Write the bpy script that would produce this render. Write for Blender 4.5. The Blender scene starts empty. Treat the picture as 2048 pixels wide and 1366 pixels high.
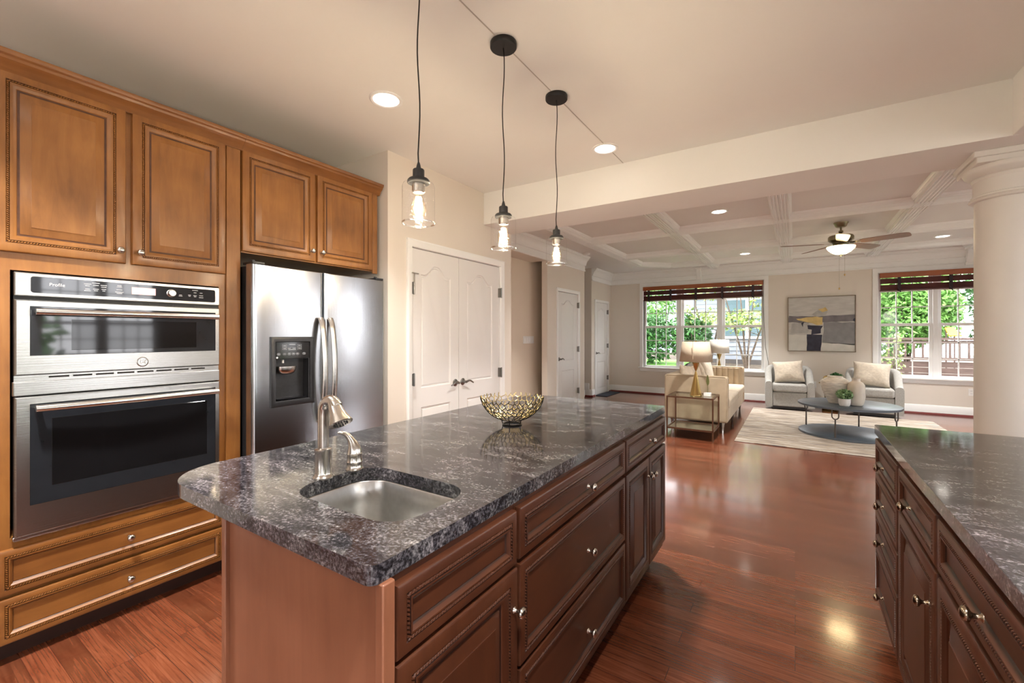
import bpy, bmesh, math, random
from mathutils import Vector, Matrix
from mathutils.geometry import tessellate_polygon

# ------------------------------------------------------------------ camera, world, exposure
SC = bpy.context.scene
COL = SC.collection
PI = math.pi
R = math.radians

cam_data = bpy.data.cameras.new('camera')
cam = bpy.data.objects.new('camera', cam_data)
COL.objects.link(cam)
cam.location = (0, 0, 1.34)
cam.rotation_euler = (R(90), 0, R(32.9))
cam_data.sensor_width = 36.0
cam_data.lens = 36.0 * 875 / 2048
cam_data.shift_y = -14.0 / 2048
cam_data.clip_start = 0.05
SC.camera = cam

world = bpy.data.worlds.new('world')
SC.world = world
world.use_nodes = True
wn = world.node_tree.nodes
wbg = wn['Background']
wbg.inputs['Color'].default_value = (0.97, 0.97, 1.0, 1)
wbg.inputs['Strength'].default_value = 6.2

sun_d = bpy.data.lights.new('sun', 'SUN')
sun_d.energy = 1.6
sun_d.angle = R(3)
sun_d.color = (1.0, 0.95, 0.86)
sun = bpy.data.objects.new('sun', sun_d)
sun.rotation_euler = (R(38), R(-8), R(-20))
COL.objects.link(sun)

SC.view_settings.view_transform = 'Standard'
SC.view_settings.look = 'None'
SC.view_settings.gamma = 1
SC.view_settings.use_curve_mapping = False
SC.view_settings.exposure = 0.72

CAN_W = 11.0          # watts of each recessed can
BULB_E = 480.0         # emission of the pendant bulbs

# ------------------------------------------------------------------ materials
def mat_new(name):
    m = bpy.data.materials.new(name)
    m.use_nodes = True
    nt = m.node_tree
    b = nt.nodes['Principled BSDF']
    return m, nt, b

def N(nt, t, **kw):
    n = nt.nodes.new(t)
    for k, v in kw.items():
        if k in n.inputs:
            n.inputs[k].default_value = v
        else:
            setattr(n, k, v)
    return n

def ramp(nt, fac, stops):
    r = nt.nodes.new('ShaderNodeValToRGB')
    e = r.color_ramp.elements
    while len(e) > 1:
        e.remove(e[-1])
    e[0].position = stops[0][0]
    e[0].color = (*stops[0][1], 1)
    for p, c in stops[1:]:
        k = e.new(p)
        k.color = (*c, 1)
    nt.links.new(fac, r.inputs['Fac'])
    return r

def coords(nt, scale=(1, 1, 1), kind='Object', rot=(0, 0, 0)):
    tc = nt.nodes.new('ShaderNodeTexCoord')
    mp = nt.nodes.new('ShaderNodeMapping')
    mp.inputs['Scale'].default_value = scale
    mp.inputs['Rotation'].default_value = rot
    nt.links.new(tc.outputs[kind], mp.inputs['Vector'])
    return mp.outputs['Vector']

def bump(nt, b, height, strength=0.2, dist=0.002):
    bp = nt.nodes.new('ShaderNodeBump')
    bp.inputs['Strength'].default_value = strength
    bp.inputs['Distance'].default_value = dist
    nt.links.new(height, bp.inputs['Height'])
    nt.links.new(bp.outputs['Normal'], b.inputs['Normal'])

def plain(name, col, rough=0.5, metal=0.0, var=0.06, scale=12, bs=0.0, spec=0.5, coat=0.0, stretch=(1, 1, 1), bd=0.002):
    m, nt, b = mat_new(name)
    v = coords(nt, stretch)
    n = N(nt, 'ShaderNodeTexNoise', Scale=scale, Detail=5.0)
    nt.links.new(v, n.inputs['Vector'])
    c0 = tuple(max(0, c * (1 - var)) for c in col)
    c1 = tuple(min(1, c * (1 + var)) for c in col)
    r = ramp(nt, n.outputs['Fac'], [(0.3, c0), (0.7, c1)])
    nt.links.new(r.outputs['Color'], b.inputs['Base Color'])
    b.inputs['Roughness'].default_value = rough
    b.inputs['Metallic'].default_value = metal
    b.inputs['Specular IOR Level'].default_value = spec
    b.inputs['Coat Weight'].default_value = coat
    b.inputs['Coat Roughness'].default_value = 0.12
    if bs:
        bump(nt, b, n.outputs['Fac'], bs, bd)
    return m

def wood(name, dark, mid, light, rough=0.38, horiz=False, coat=0.10, gs=1.0):
    m, nt, b = mat_new(name)
    st = (1.2, 9, 9) if horiz else (9, 9, 1.2)
    v = coords(nt, tuple(s * gs for s in st))
    n1 = N(nt, 'ShaderNodeTexNoise', Scale=3.0, Detail=8.0, Roughness=0.65, Distortion=0.6)
    nt.links.new(v, n1.inputs['Vector'])
    v2 = coords(nt, (1, 1, 1))
    n2 = N(nt, 'ShaderNodeTexNoise', Scale=4.0, Detail=3.0)
    nt.links.new(v2, n2.inputs['Vector'])
    mx = N(nt, 'ShaderNodeMix')
    mx.data_type = 'FLOAT'
    mx.inputs['Factor'].default_value = 0.55
    nt.links.new(n1.outputs['Fac'], mx.inputs[2])
    nt.links.new(n2.outputs['Fac'], mx.inputs[3])
    r = ramp(nt, mx.outputs[0], [(0.32, dark), (0.5, mid), (0.68, light)])
    nt.links.new(r.outputs['Color'], b.inputs['Base Color'])
    b.inputs['Roughness'].default_value = rough
    b.inputs['Coat Weight'].default_value = coat
    b.inputs['Coat Roughness'].default_value = 0.15
    bump(nt, b, n1.outputs['Fac'], 0.06, 0.001)
    return m

def emis(name, col, strength):
    m, nt, b = mat_new(name)
    n = N(nt, 'ShaderNodeTexNoise', Scale=6.0)
    r = ramp(nt, n.outputs['Fac'], [(0, tuple(c * 0.97 for c in col)), (1, col)])
    nt.links.new(r.outputs['Color'], b.inputs['Emission Color'])
    b.inputs['Emission Strength'].default_value = strength
    b.inputs['Base Color'].default_value = (*col, 1)
    return m

def glass(name, tint=(1, 1, 1), gl=0.06, rough=0.02, edge=0.5, bumpy=0.0):
    m = bpy.data.materials.new(name)
    m.use_nodes = True
    nt = m.node_tree
    nt.nodes.clear()
    out = nt.nodes.new('ShaderNodeOutputMaterial')
    tr = nt.nodes.new('ShaderNodeBsdfTransparent')
    tr.inputs['Color'].default_value = (*tint, 1)
    g = nt.nodes.new('ShaderNodeBsdfGlossy')
    g.inputs['Roughness'].default_value = rough
    lw = nt.nodes.new('ShaderNodeLayerWeight')
    lw.inputs['Blend'].default_value = edge
    r = ramp(nt, lw.outputs['Facing'], [(0.0, (gl,) * 3), (0.75, (gl * 1.6,) * 3), (1.0, (0.75,) * 3)])
    mx = nt.nodes.new('ShaderNodeMixShader')
    nt.links.new(r.outputs['Color'], mx.inputs['Fac'])
    nt.links.new(tr.outputs[0], mx.inputs[1])
    nt.links.new(g.outputs[0], mx.inputs[2])
    nt.links.new(mx.outputs[0], out.inputs['Surface'])
    if bumpy:
        n = N(nt, 'ShaderNodeTexVoronoi', Scale=90.0)
        v = coords(nt)
        nt.links.new(v, n.inputs['Vector'])
        bp = nt.nodes.new('ShaderNodeBump')
        bp.inputs['Strength'].default_value = bumpy
        bp.inputs['Distance'].default_value = 0.002
        nt.links.new(n.outputs['Distance'], bp.inputs['Height'])
        nt.links.new(bp.outputs['Normal'], g.inputs['Normal'])
    return m

def steel(name, col=(0.49, 0.485, 0.475), rough=0.27, axis='h', k=0.35):
    m, nt, b = mat_new(name)
    st = {'h': (1.5, 1.5, 260), 'v': (260, 260, 1.5), 'r': (60, 60, 60)}[axis]
    v = coords(nt, st)
    n = N(nt, 'ShaderNodeTexNoise', Scale=1.0, Detail=4.0)
    nt.links.new(v, n.inputs['Vector'])
    r = ramp(nt, n.outputs['Fac'], [(0.3, tuple(c * 0.9 for c in col)), (0.7, col)])
    nt.links.new(r.outputs['Color'], b.inputs['Base Color'])
    b.inputs['Metallic'].default_value = 1.0
    b.inputs['Roughness'].default_value = rough
    bump(nt, b, n.outputs['Fac'], k, 0.0006)
    return m

def floor_mat():
    m, nt, b = mat_new('cherry_floor_boards')
    v = coords(nt, (1, 1, 1))
    br = nt.nodes.new('ShaderNodeTexBrick')
    br.offset = 0.37
    br.offset_frequency = 3
    br.inputs['Scale'].default_value = 1.0
    br.inputs['Brick Width'].default_value = 1.15
    br.inputs['Row Height'].default_value = 0.083
    br.inputs['Mortar Size'].default_value = 0.0011
    br.inputs['Mortar Smooth'].default_value = 0.2
    br.inputs['Color1'].default_value = (0.0, 0.0, 0.0, 1)
    br.inputs['Color2'].default_value = (1, 1, 1, 1)
    br.inputs['Mortar'].default_value = (0.5, 0.5, 0.5, 1)
    nt.links.new(v, br.inputs['Vector'])
    # grain shifted per board
    add = nt.nodes.new('ShaderNodeVectorMath')
    add.operation = 'MULTIPLY_ADD'
    add.inputs[1].default_value = (7, 3, 5)
    nt.links.new(br.outputs['Color'], add.inputs[0])
    v2 = coords(nt, (1.3, 16, 1))
    nt.links.new(v2, add.inputs[2])
    n = N(nt, 'ShaderNodeTexNoise', Scale=2.2, Detail=7.0, Roughness=0.6, Distortion=1.4)
    nt.links.new(add.outputs[0], n.inputs['Vector'])
    w = nt.nodes.new('ShaderNodeTexWave')
    w.bands_direction = 'Y'
    w.inputs['Scale'].default_value = 1.4
    w.inputs['Distortion'].default_value = 9.0
    w.inputs['Detail'].default_value = 3.0
    w.inputs['Detail Scale'].default_value = 0.6
    nt.links.new(add.outputs[0], w.inputs['Vector'])
    r1 = ramp(nt, n.outputs['Fac'], [(0.25, (0.080, 0.021, 0.010)), (0.5, (0.135, 0.040, 0.018)), (0.75, (0.19, 0.064, 0.031))])
    r2 = ramp(nt, br.outputs['Color'], [(0, (0.72, 0.68, 0.66)), (1, (1.18, 1.12, 1.1))])
    r3 = ramp(nt, w.outputs['Fac'], [(0.0, (0.70, 0.66, 0.64)), (0.30, (1, 1, 1))])
    m1 = N(nt, 'ShaderNodeMix'); m1.data_type = 'RGBA'; m1.blend_type = 'MULTIPLY'; m1.inputs['Factor'].default_value = 1
    nt.links.new(r1.outputs['Color'], m1.inputs[6]); nt.links.new(r2.outputs['Color'], m1.inputs[7])
    m2 = N(nt, 'ShaderNodeMix'); m2.data_type = 'RGBA'; m2.blend_type = 'MULTIPLY'; m2.inputs['Factor'].default_value = 0.7
    nt.links.new(m1.outputs[2], m2.inputs[6]); nt.links.new(r3.outputs['Color'], m2.inputs[7])
    m3 = N(nt, 'ShaderNodeMix'); m3.data_type = 'RGBA'
    m3.inputs[7].default_value = (0.05, 0.014, 0.008, 1)
    nt.links.new(br.outputs['Fac'], m3.inputs['Factor'])
    nt.links.new(m2.outputs[2], m3.inputs[6])
    nt.links.new(m3.outputs[2], b.inputs['Base Color'])
    b.inputs['Roughness'].default_value = 0.20
    b.inputs['Coat Weight'].default_value = 0.5
    b.inputs['Coat Roughness'].default_value = 0.10
    bump(nt, b, n.outputs['Fac'], 0.12, 0.001)
    return m

def granite_mat():
    m, nt, b = mat_new('steel_grey_granite')
    v = coords(nt, (1.0, 2.8, 1.6), rot=(0, 0, R(-62)))
    n = N(nt, 'ShaderNodeTexNoise', Scale=6.5, Detail=14.0, Roughness=0.78, Distortion=0.7)
    nt.links.new(v, n.inputs['Vector'])
    v2 = coords(nt, (1, 1, 1))
    n2 = N(nt, 'ShaderNodeTexNoise', Scale=130.0, Detail=5.0, Roughness=0.75)
    nt.links.new(v2, n2.inputs['Vector'])
    n3 = N(nt, 'ShaderNodeTexNoise', Scale=1.7, Detail=3.0)
    nt.links.new(v2, n3.inputs['Vector'])
    r = ramp(nt, n.outputs['Fac'], [(0.36, (0.010, 0.010, 0.012)), (0.50, (0.038, 0.037, 0.039)), (0.60, (0.105, 0.103, 0.10)), (0.72, (0.24, 0.235, 0.225))])
    r2 = ramp(nt, n2.outputs['Fac'], [(0.38, (0.15, 0.15, 0.15)), (0.50, (0.9, 0.9, 0.9)), (0.62, (3.0, 3.0, 2.9))])
    r3 = ramp(nt, n3.outputs['Fac'], [(0.35, (0.95, 0.98, 1.0)), (0.6, (1.0, 0.92, 1.06))])
    m1 = N(nt, 'ShaderNodeMix'); m1.data_type = 'RGBA'; m1.blend_type = 'MULTIPLY'; m1.inputs['Factor'].default_value = 0.9
    nt.links.new(r.outputs['Color'], m1.inputs[6]); nt.links.new(r2.outputs['Color'], m1.inputs[7])
    m2 = N(nt, 'ShaderNodeMix'); m2.data_type = 'RGBA'; m2.blend_type = 'MULTIPLY'; m2.inputs['Factor'].default_value = 1
    nt.links.new(m1.outputs[2], m2.inputs[6]); nt.links.new(r3.outputs['Color'], m2.inputs[7])
    nt.links.new(m2.outputs[2], b.inputs['Base Color'])
    b.inputs['Roughness'].default_value = 0.09
    b.inputs['Specular IOR Level'].default_value = 0.7
    return m

M = {}
M['wall'] = plain('wall_paint_beige', (0.73, 0.665, 0.59), 0.7, var=0.012, scale=3)
M['wall2'] = plain('wall_paint_hall', (0.76, 0.65, 0.53), 0.7, var=0.012, scale=3)
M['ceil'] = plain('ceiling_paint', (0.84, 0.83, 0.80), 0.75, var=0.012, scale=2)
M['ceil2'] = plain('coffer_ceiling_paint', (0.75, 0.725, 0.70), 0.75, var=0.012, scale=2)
M['colpaint'] = plain('column_paint', (0.72, 0.69, 0.65), 0.4, var=0.01)
M['trim'] = plain('white_trim_paint', (0.86, 0.86, 0.85), 0.35, var=0.01, scale=3)
M['door'] = plain('white_door_paint', (0.76, 0.745, 0.73), 0.4, var=0.01, scale=3)
M['floor'] = floor_mat()
M['granite'] = granite_mat()
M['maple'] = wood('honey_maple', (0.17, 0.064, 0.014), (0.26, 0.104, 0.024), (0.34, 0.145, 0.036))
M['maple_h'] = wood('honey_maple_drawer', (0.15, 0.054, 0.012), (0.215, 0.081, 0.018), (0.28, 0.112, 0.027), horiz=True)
M['cherry'] = wood('shaded_cabinet_wood', (0.036, 0.0105, 0.0045), (0.056, 0.0165, 0.0068), (0.080, 0.025, 0.010))  # same wood as the maple; its shade is put into this darker tone
M['cherry_h'] = wood('shaded_drawer_wood', (0.036, 0.0105, 0.0045), (0.056, 0.0165, 0.0068), (0.080, 0.025, 0.010), horiz=True)
M['cherry_lit'] = wood('lit_end_panel_wood', (0.165, 0.060, 0.030), (0.215, 0.082, 0.042), (0.26, 0.104, 0.056), rough=0.4, coat=0.1, gs=0.8)  # same wood again, painted paler where light falls on the island end
M['glaze'] = plain('brown_glaze', (0.075, 0.024, 0.007), 0.45, var=.3, scale=30)
M['glaze2'] = plain('dark_wood_glaze', (0.022, 0.007, 0.004), 0.45, var=.3, scale=30)
M['toe'] = plain('dark_toe_kick', (0.035, 0.012, 0.007), 0.6)
M['dark_in'] = plain('dark_gap', (0.01, 0.008, 0.007), 0.8)
M['steel'] = steel('brushed_steel_horizontal')
M['steel_v'] = steel('brushed_steel_vertical', (0.46, 0.475, 0.50), 0.22, 'v')
M['steel_r'] = steel('satin_steel', (0.62, 0.60, 0.57), 0.24, 'r', 0.05)
M['sink'] = steel('sink_steel', (0.62, 0.62, 0.61), 0.30, 'r', 0.08)
M['nickel'] = steel('satin_nickel', (0.58, 0.55, 0.51), 0.22, 'r', 0.03)
M['dnickel'] = steel('dark_pewter', (0.24, 0.23, 0.215), 0.3, 'r', 0.03)
M['brassknob'] = steel('antique_nickel', (0.36, 0.29, 0.22), 0.18, 'r', 0.03)
M['blackglass'] = plain('black_oven_glass', (0.016, 0.018, 0.022), 0.04, var=0.1, spec=0.6)
M['ovenwin'] = plain('oven_window', (0.007, 0.007, 0.008), 0.05, var=0.1, spec=0.35)
M['blackpl'] = plain('black_plastic', (0.018, 0.018, 0.02), 0.35, var=0.2, scale=60, bs=0.15)
M['blackgloss'] = plain('gloss_black', (0.01, 0.01, 0.012), 0.08)
M['blackmetal'] = plain('matte_black_metal', (0.012, 0.012, 0.013), 0.4, metal=0.3)
M['cap'] = plain('dark_grey_socket', (0.045, 0.047, 0.05), 0.42, metal=0.5)
M['legend'] = plain('printed_legend', (0.55, 0.57, 0.6), 0.5)
M['whiteprint'] = plain('white_print', (0.8, 0.8, 0.8), 0.5)
M['lcd'] = emis('orange_display', (1.0, 0.55, 0.45), 0.75)
M['glass'] = glass('window_glass', gl=0.012)
M['pglass'] = glass('seeded_glass', (1, 1, 1), gl=0.03, rough=0.02, bumpy=0.5)
M['bulbglass'] = glass('bulb_glass', (1, 0.96, 0.88), gl=0.04)
M['tglass'] = glass('table_glass', (0.90, 0.93, 0.88), gl=0.16, rough=0.01)
M['bulb'] = emis('bulb_filament', (1.0, 0.84, 0.62), BULB_E)
M['canlens'] = emis('can_lens', (1.0, 0.93, 0.82), 6.0)
M['fanbowl'] = emis('fan_bowl_glass', (1.0, 0.76, 0.40), 16.0)
M['gold'] = steel('brushed_brass', (0.60, 0.43, 0.17), 0.25, 'v', 0.1)
M['goldin'] = steel('pale_gold_wire', (0.80, 0.66, 0.32), 0.3, 'r', 0.05)
M['blackwire'] = plain('black_wire', (0.012, 0.012, 0.012), 0.3, metal=0.4)
M['bronze'] = steel('bronze_frame', (0.20, 0.115, 0.075), 0.35, 'r', 0.05)
M['sofa'] = plain('cream_velvet', (0.43, 0.34, 0.235), 0.85, var=0.09, scale=6, bs=0.1)
M['seatcush'] = plain('cream_cushion', (0.53, 0.445, 0.345), 0.85, var=0.05, scale=7, bs=0.1)
M['boucle'] = plain('grey_boucle', (0.34, 0.33, 0.31), 0.95, var=0.12, scale=60, bs=0.5, bd=0.004)
M['fur'] = plain('ivory_plush', (0.53, 0.46, 0.375), 0.95, var=0.10, scale=26, bs=0.7, bd=0.01)
M['pil'] = plain('cream_woven_pillow', (0.58, 0.48, 0.37), 0.9, var=0.14, scale=22, bs=0.5, bd=0.006)
M['shade'] = plain('beige_linen_shade', (0.47, 0.385, 0.285), 0.9, var=0.05, scale=80)
M['shade2'] = plain('white_linen_shade', (0.66, 0.63, 0.58), 0.9, var=0.04, scale=80)
M['greytable'] = plain('blue_grey_metal', (0.105, 0.125, 0.15), 0.35, var=0.15, scale=5, metal=0.3)
M['iron'] = plain('grey_iron', (0.10, 0.085, 0.075), 0.45, metal=0.6)
M['vase_r'] = plain('ribbed_whitewash_vase', (0.72, 0.68, 0.61), 0.8, var=0.25, scale=14, bs=0.6, stretch=(1, 1, 7), bd=0.006)
M['vase_s'] = plain('smooth_ivory_vase', (0.66, 0.60, 0.51), 0.65, var=0.06, scale=9, bs=0.15)
M['pot'] = plain('white_pot', (0.75, 0.72, 0.68), 0.5)
M['marble'] = plain('white_marble', (0.75, 0.72, 0.68), 0.3, var=0.08)
M['valance'] = wood('orange_wood_valance', (0.24, 0.060, 0.018), (0.33, 0.090, 0.026), (0.40, 0.115, 0.035), horiz=True)
M['slat'] = wood('mahogany_slats', (0.050, 0.013, 0.012), (0.085, 0.022, 0.020), (0.12, 0.033, 0.028), horiz=True)
M['tape'] = plain('dark_tape', (0.035, 0.022, 0.028), 0.8)
M['blade'] = wood('walnut_fan_blade', (0.16, 0.085, 0.06), (0.22, 0.12, 0.08), (0.28, 0.16, 0.11), horiz=True)
M['fanmetal'] = steel('antique_brass_fan', (0.30, 0.26, 0.17), 0.35, 'r', 0.05)
M['plastic'] = plain('white_plastic', (0.80, 0.79, 0.77), 0.4)
M['mat'] = plain('dark_blue_mat', (0.035, 0.045, 0.07), 0.9, var=0.2, scale=60, bs=0.3)
M['shoe'] = plain('red_shoe_molding', (0.16, 0.02, 0.018), 0.4)
M['leaf'] = plain('laurel_leaf', (0.05, 0.15, 0.04), 0.4, var=0.5, scale=3.5)
M['leafl'] = plain('light_leaf', (0.13, 0.30, 0.06), 0.5, var=0.4, scale=3)
M['leafy'] = plain('dogwood_leaf', (0.26, 0.36, 0.10), 0.5, var=0.45, scale=5)
M['leafd'] = plain('dark_houseplant_leaf', (0.03, 0.12, 0.03), 0.4, var=0.5, scale=30)
M['leafs'] = plain('pale_succulent_leaf', (0.22, 0.36, 0.17), 0.5, var=0.6, scale=60)
M['bark'] = plain('grey_bark', (0.10, 0.075, 0.055), 0.9, var=0.3, scale=20, bs=0.5)
M['grass'] = plain('lawn_grass', (0.16, 0.40, 0.06), 0.9, var=0.4, scale=9, bs=0.4)
M['mulch'] = plain('leaf_mulch', (0.085, 0.065, 0.045), 0.95, var=0.7, scale=16, bs=0.8, bd=0.03)
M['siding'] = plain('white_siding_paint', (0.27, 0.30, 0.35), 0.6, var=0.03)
M['roof'] = plain('grey_shingle', (0.14, 0.14, 0.15), 0.9, var=0.3, scale=20, bs=0.4)
M['decking'] = plain('weathered_deck_wood', (0.10, 0.065, 0.055), 0.8, var=0.25, scale=6, stretch=(1, 1, 5))
M['yellow'] = plain('yellow_plastic', (0.90, 0.48, 0.02), 0.4)
M['teal'] = plain('teal_blind_slats', (0.05, 0.13, 0.15), 0.6, var=0.1)

def rug_mat():
    m, nt, b = mat_new('abraded_rug')
    v = coords(nt, (0.8, 7, 1))
    n = N(nt, 'ShaderNodeTexNoise', Scale=3.2, Detail=9.0, Roughness=0.7, Distortion=0.4)
    nt.links.new(v, n.inputs['Vector'])
    r = ramp(nt, n.outputs['Fac'], [(0.38, (0.13, 0.115, 0.115)), (0.47, (0.25, 0.195, 0.145)), (0.54, (0.37, 0.32, 0.265)), (0.66, (0.47, 0.435, 0.395))])
    nt.links.new(r.outputs['Color'], b.inputs['Base Color'])
    b.inputs['Roughness'].default_value = 0.95
    bump(nt, b, n.outputs['Fac'], 0.3, 0.004)
    return m
M['rug'] = rug_mat()

# ------------------------------------------------------------------ mesh builder
class MB:
    def __init__(s):
        s.v = []; s.f = []; s.mi = {}
    def add(s, vs, fs):
        o = len(s.v)
        s.v += [tuple(p) for p in vs]
        s.f += [tuple(i + o for i in f) for f in fs]
        return s
    def box(s, x0, x1, y0, y1, z0, z1):
        x0, x1 = min(x0, x1), max(x0, x1); y0, y1 = min(y0, y1), max(y0, y1); z0, z1 = min(z0, z1), max(z0, z1)
        return s.add([(x0, y0, z0), (x1, y0, z0), (x1, y1, z0), (x0, y1, z0), (x0, y0, z1), (x1, y0, z1), (x1, y1, z1), (x0, y1, z1)],
                     [(0, 3, 2, 1), (4, 5, 6, 7), (0, 1, 5, 4), (1, 2, 6, 5), (2, 3, 7, 6), (3, 0, 4, 7)])
    def obox(s, c, ax, ay, az):
        c = Vector(c); ax = Vector(ax); ay = Vector(ay); az = Vector(az)
        vs = [c + i * ax + j * ay + k * az for k in (-1, 1) for (i, j) in ((-1, -1), (1, -1), (1, 1), (-1, 1))]
        return s.add(vs, [(0, 3, 2, 1), (4, 5, 6, 7), (0, 1, 5, 4), (1, 2, 6, 5), (2, 3, 7, 6), (3, 0, 4, 7)])
    def lathe(s, prof, seg=24, o=(0, 0, 0), axis='z', cap=True, sx=1.0, sy=1.0):
        vs = []; fs = []; n = len(prof)
        for (r, h) in prof:
            for k in range(seg):
                a = 2 * PI * k / seg
                p = (r * math.cos(a) * sx, r * math.sin(a) * sy, h)
                if axis == 'y': p = (p[0], h, p[1])
                if axis == '-y': p = (p[0], -h, p[1])
                if axis == 'x': p = (h, p[0], p[1])
                vs.append((p[0] + o[0], p[1] + o[1], p[2] + o[2]))
        for i in range(n - 1):
            for k in range(seg):
                a = i * seg + k; b = i * seg + (k + 1) % seg
                fs.append((a, b, b + seg, a + seg))
        if cap:
            fs.append(tuple(range(seg - 1, -1, -1)))
            fs.append(tuple((n - 1) * seg + k for k in range(seg)))
        return s.add(vs, fs)
    def tube(s, pts, r, seg=8, cap=True, flat=1.0):
        pts = [Vector(p) for p in pts]; n = len(pts)
        rs = r if isinstance(r, (list, tuple)) else [r] * n
        vs = []; fs = []; prev = None
        for i, p in enumerate(pts):
            d = (pts[min(i + 1, n - 1)] - pts[max(i - 1, 0)])
            if d.length < 1e-9: d = Vector((0, 0, 1))
            d.normalize()
            if prev is None:
                up = Vector((0, 0, 1)) if abs(d.z) < 0.95 else Vector((0, 1, 0))
                a = d.cross(up).normalized()
            else:
                a = (prev - d * prev.dot(d))
                a = a.normalized() if a.length > 1e-6 else d.orthogonal().normalized()
            prev = a
            b = d.cross(a)
            for k in range(seg):
                t = 2 * PI * k / seg
                vs.append(p + a * (math.cos(t) * rs[i]) + b * (math.sin(t) * rs[i] * flat))
        for i in range(n - 1):
            for k in range(seg):
                q = i * seg + k; w = i * seg + (k + 1) % seg
                fs.append((q, w, w + seg, q + seg))
        if cap:
            fs.append(tuple(range(seg - 1, -1, -1)))
            fs.append(tuple((n - 1) * seg + k for k in range(seg)))
        return s.add(vs, fs)
    def rings(s, rects, cap=True, back=False):
        """rects: (x0,x1,z0,z1,y) nested, front facing -Y"""
        vs = []; fs = []
        for (x0, x1, z0, z1, y) in rects:
            vs += [(x0, y, z0), (x1, y, z0), (x1, y, z1), (x0, y, z1)]
        for i in range(len(rects) - 1):
            for k in range(4):
                a = i * 4 + k; b = i * 4 + (k + 1) % 4
                fs.append((a, b, b + 4, a + 4))
        if cap:
            q = (len(rects) - 1) * 4
            fs.append((q, q + 1, q + 2, q + 3))
        if back:
            fs.append((3, 2, 1, 0))
        return s.add(vs, fs)
    def sweep(s, prof, p0, p1, out, up=(0, 0, 1), m0=0.0, m1=0.0):
        """profile (proj, height) swept from p0 to p1; out = direction of projection; m0/m1 miter factor"""
        p0 = Vector(p0); p1 = Vector(p1); out = Vector(out); up = Vector(up)
        d = (p1 - p0).normalized()
        n = len(prof)
        vs = [p0 + out * a + up * h - d * (m0 * a) for a, h in prof] + [p1 + out * a + up * h + d * (m1 * a) for a, h in prof]
        fs = [(i, (i + 1) % n, (i + 1) % n + n, i + n) for i in range(n)]
        fs += [tuple(range(n - 1, -1, -1)), tuple(range(n, 2 * n))]
        return s.add(vs, fs)
    def poly(s, outer, z0, z1, holes=(), ch=0.0):
        """flat slab with holes; outline lists of (x,y)"""
        loops = [outer] + list(holes)
        for zz, flip in ((z1, False), (z0, True)):
            vl = [[Vector((x, y, zz)) for x, y in lp] for lp in loops]
            tris = tessellate_polygon(vl)
            flatv = [p for lp in vl for p in lp]
            out = []
            for t in tris:
                a, b, c = (flatv[i] for i in t)
                nz = (b - a).cross(c - a).z
                t = tuple(t) if (nz > 0) != flip else (t[0], t[2], t[1])
                out.append(t)
            s.add(flatv, out)
        for li, lp in enumerate(loops):
            n = len(lp)
            area = sum(lp[i][0] * lp[(i + 1) % n][1] - lp[(i + 1) % n][0] * lp[i][1] for i in range(n))
            ccw = area > 0
            want = (li == 0)
            vs = [(x, y, z0) for x, y in lp] + [(x, y, z1) for x, y in lp]
            fs = []
            for i in range(n):
                j = (i + 1) % n
                q = (i, j, j + n, i + n)
                fs.append(q if ccw == want else q[::-1])
            s.add(vs, fs)
        return s
    def build(s, name, mat, parent=None, loc=None, angle=35, bevel=0, seg=2, merge=False, sub=0, solid=0, fixn=True, mat2=None):
        me = bpy.data.meshes.new(name)
        me.from_pydata(s.v, [], s.f)
        if mat2:
            me.materials.append(mat); me.materials.append(mat2)
            for i_ in s.mi: me.polygons[i_].material_index = 1
        if merge or fixn:
            bm = bmesh.new(); bm.from_mesh(me)
            if merge:
                bmesh.ops.remove_doubles(bm, verts=bm.verts, dist=1e-5)
            if fixn:
                bmesh.ops.recalc_face_normals(bm, faces=bm.faces)
            bm.to_mesh(me); bm.free()
        me.polygons.foreach_set('use_smooth', [True] * len(me.polygons))
        me.set_sharp_from_angle(angle=R(angle))
        if not mat2: me.materials.append(mat)
        o = bpy.data.objects.new(name, me)
        COL.objects.link(o)
        if parent is not None:
            o.parent = parent
        if loc is not None:
            o.location = loc
        if bevel:
            md = o.modifiers.new('bevel', 'BEVEL')
            md.width = bevel; md.segments = seg; md.limit_method = 'ANGLE'; md.angle_limit = R(40)
            md.harden_normals = False
            me.polygons.foreach_set('use_smooth', [True] * len(me.polygons))
        if solid:
            md = o.modifiers.new('solid', 'SOLIDIFY'); md.thickness = solid
        if sub:
            md = o.modifiers.new('sub', 'SUBSURF'); md.levels = sub; md.render_levels = sub
        return o

def thing(name, label, cat, loc=(0, 0, 0), rz=0.0, group=None, kind=None):
    o = bpy.data.objects.new(name, None)
    COL.objects.link(o)
    o.empty_display_size = 0.1
    o.location = loc; o.rotation_euler = (0, 0, rz)
    o['label'] = label; o['category'] = cat
    if group: o['group'] = group
    if kind: o['kind'] = kind
    return o

def tag(o, label, cat, group=None, kind=None):
    o['label'] = label; o['category'] = cat
    if group: o['group'] = group
    if kind: o['kind'] = kind
    return o

def struct(o, label=None, cat=None):
    o['kind'] = 'structure'
    if label: o['label'] = label
    if cat: o['category'] = cat
    return o

def dup(root, loc=None, rz=None, label=None):
    r = root.copy(); COL.objects.link(r)
    if loc is not None: r.location = loc
    if rz is not None: r.rotation_euler = (0, 0, rz)
    if label: r['label'] = label
    for ch in list(root.children):
        c = ch.copy(); COL.objects.link(c); c.parent = r
        for g in list(ch.children):
            d = g.copy(); COL.objects.link(d); d.parent = c
    return r

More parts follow.
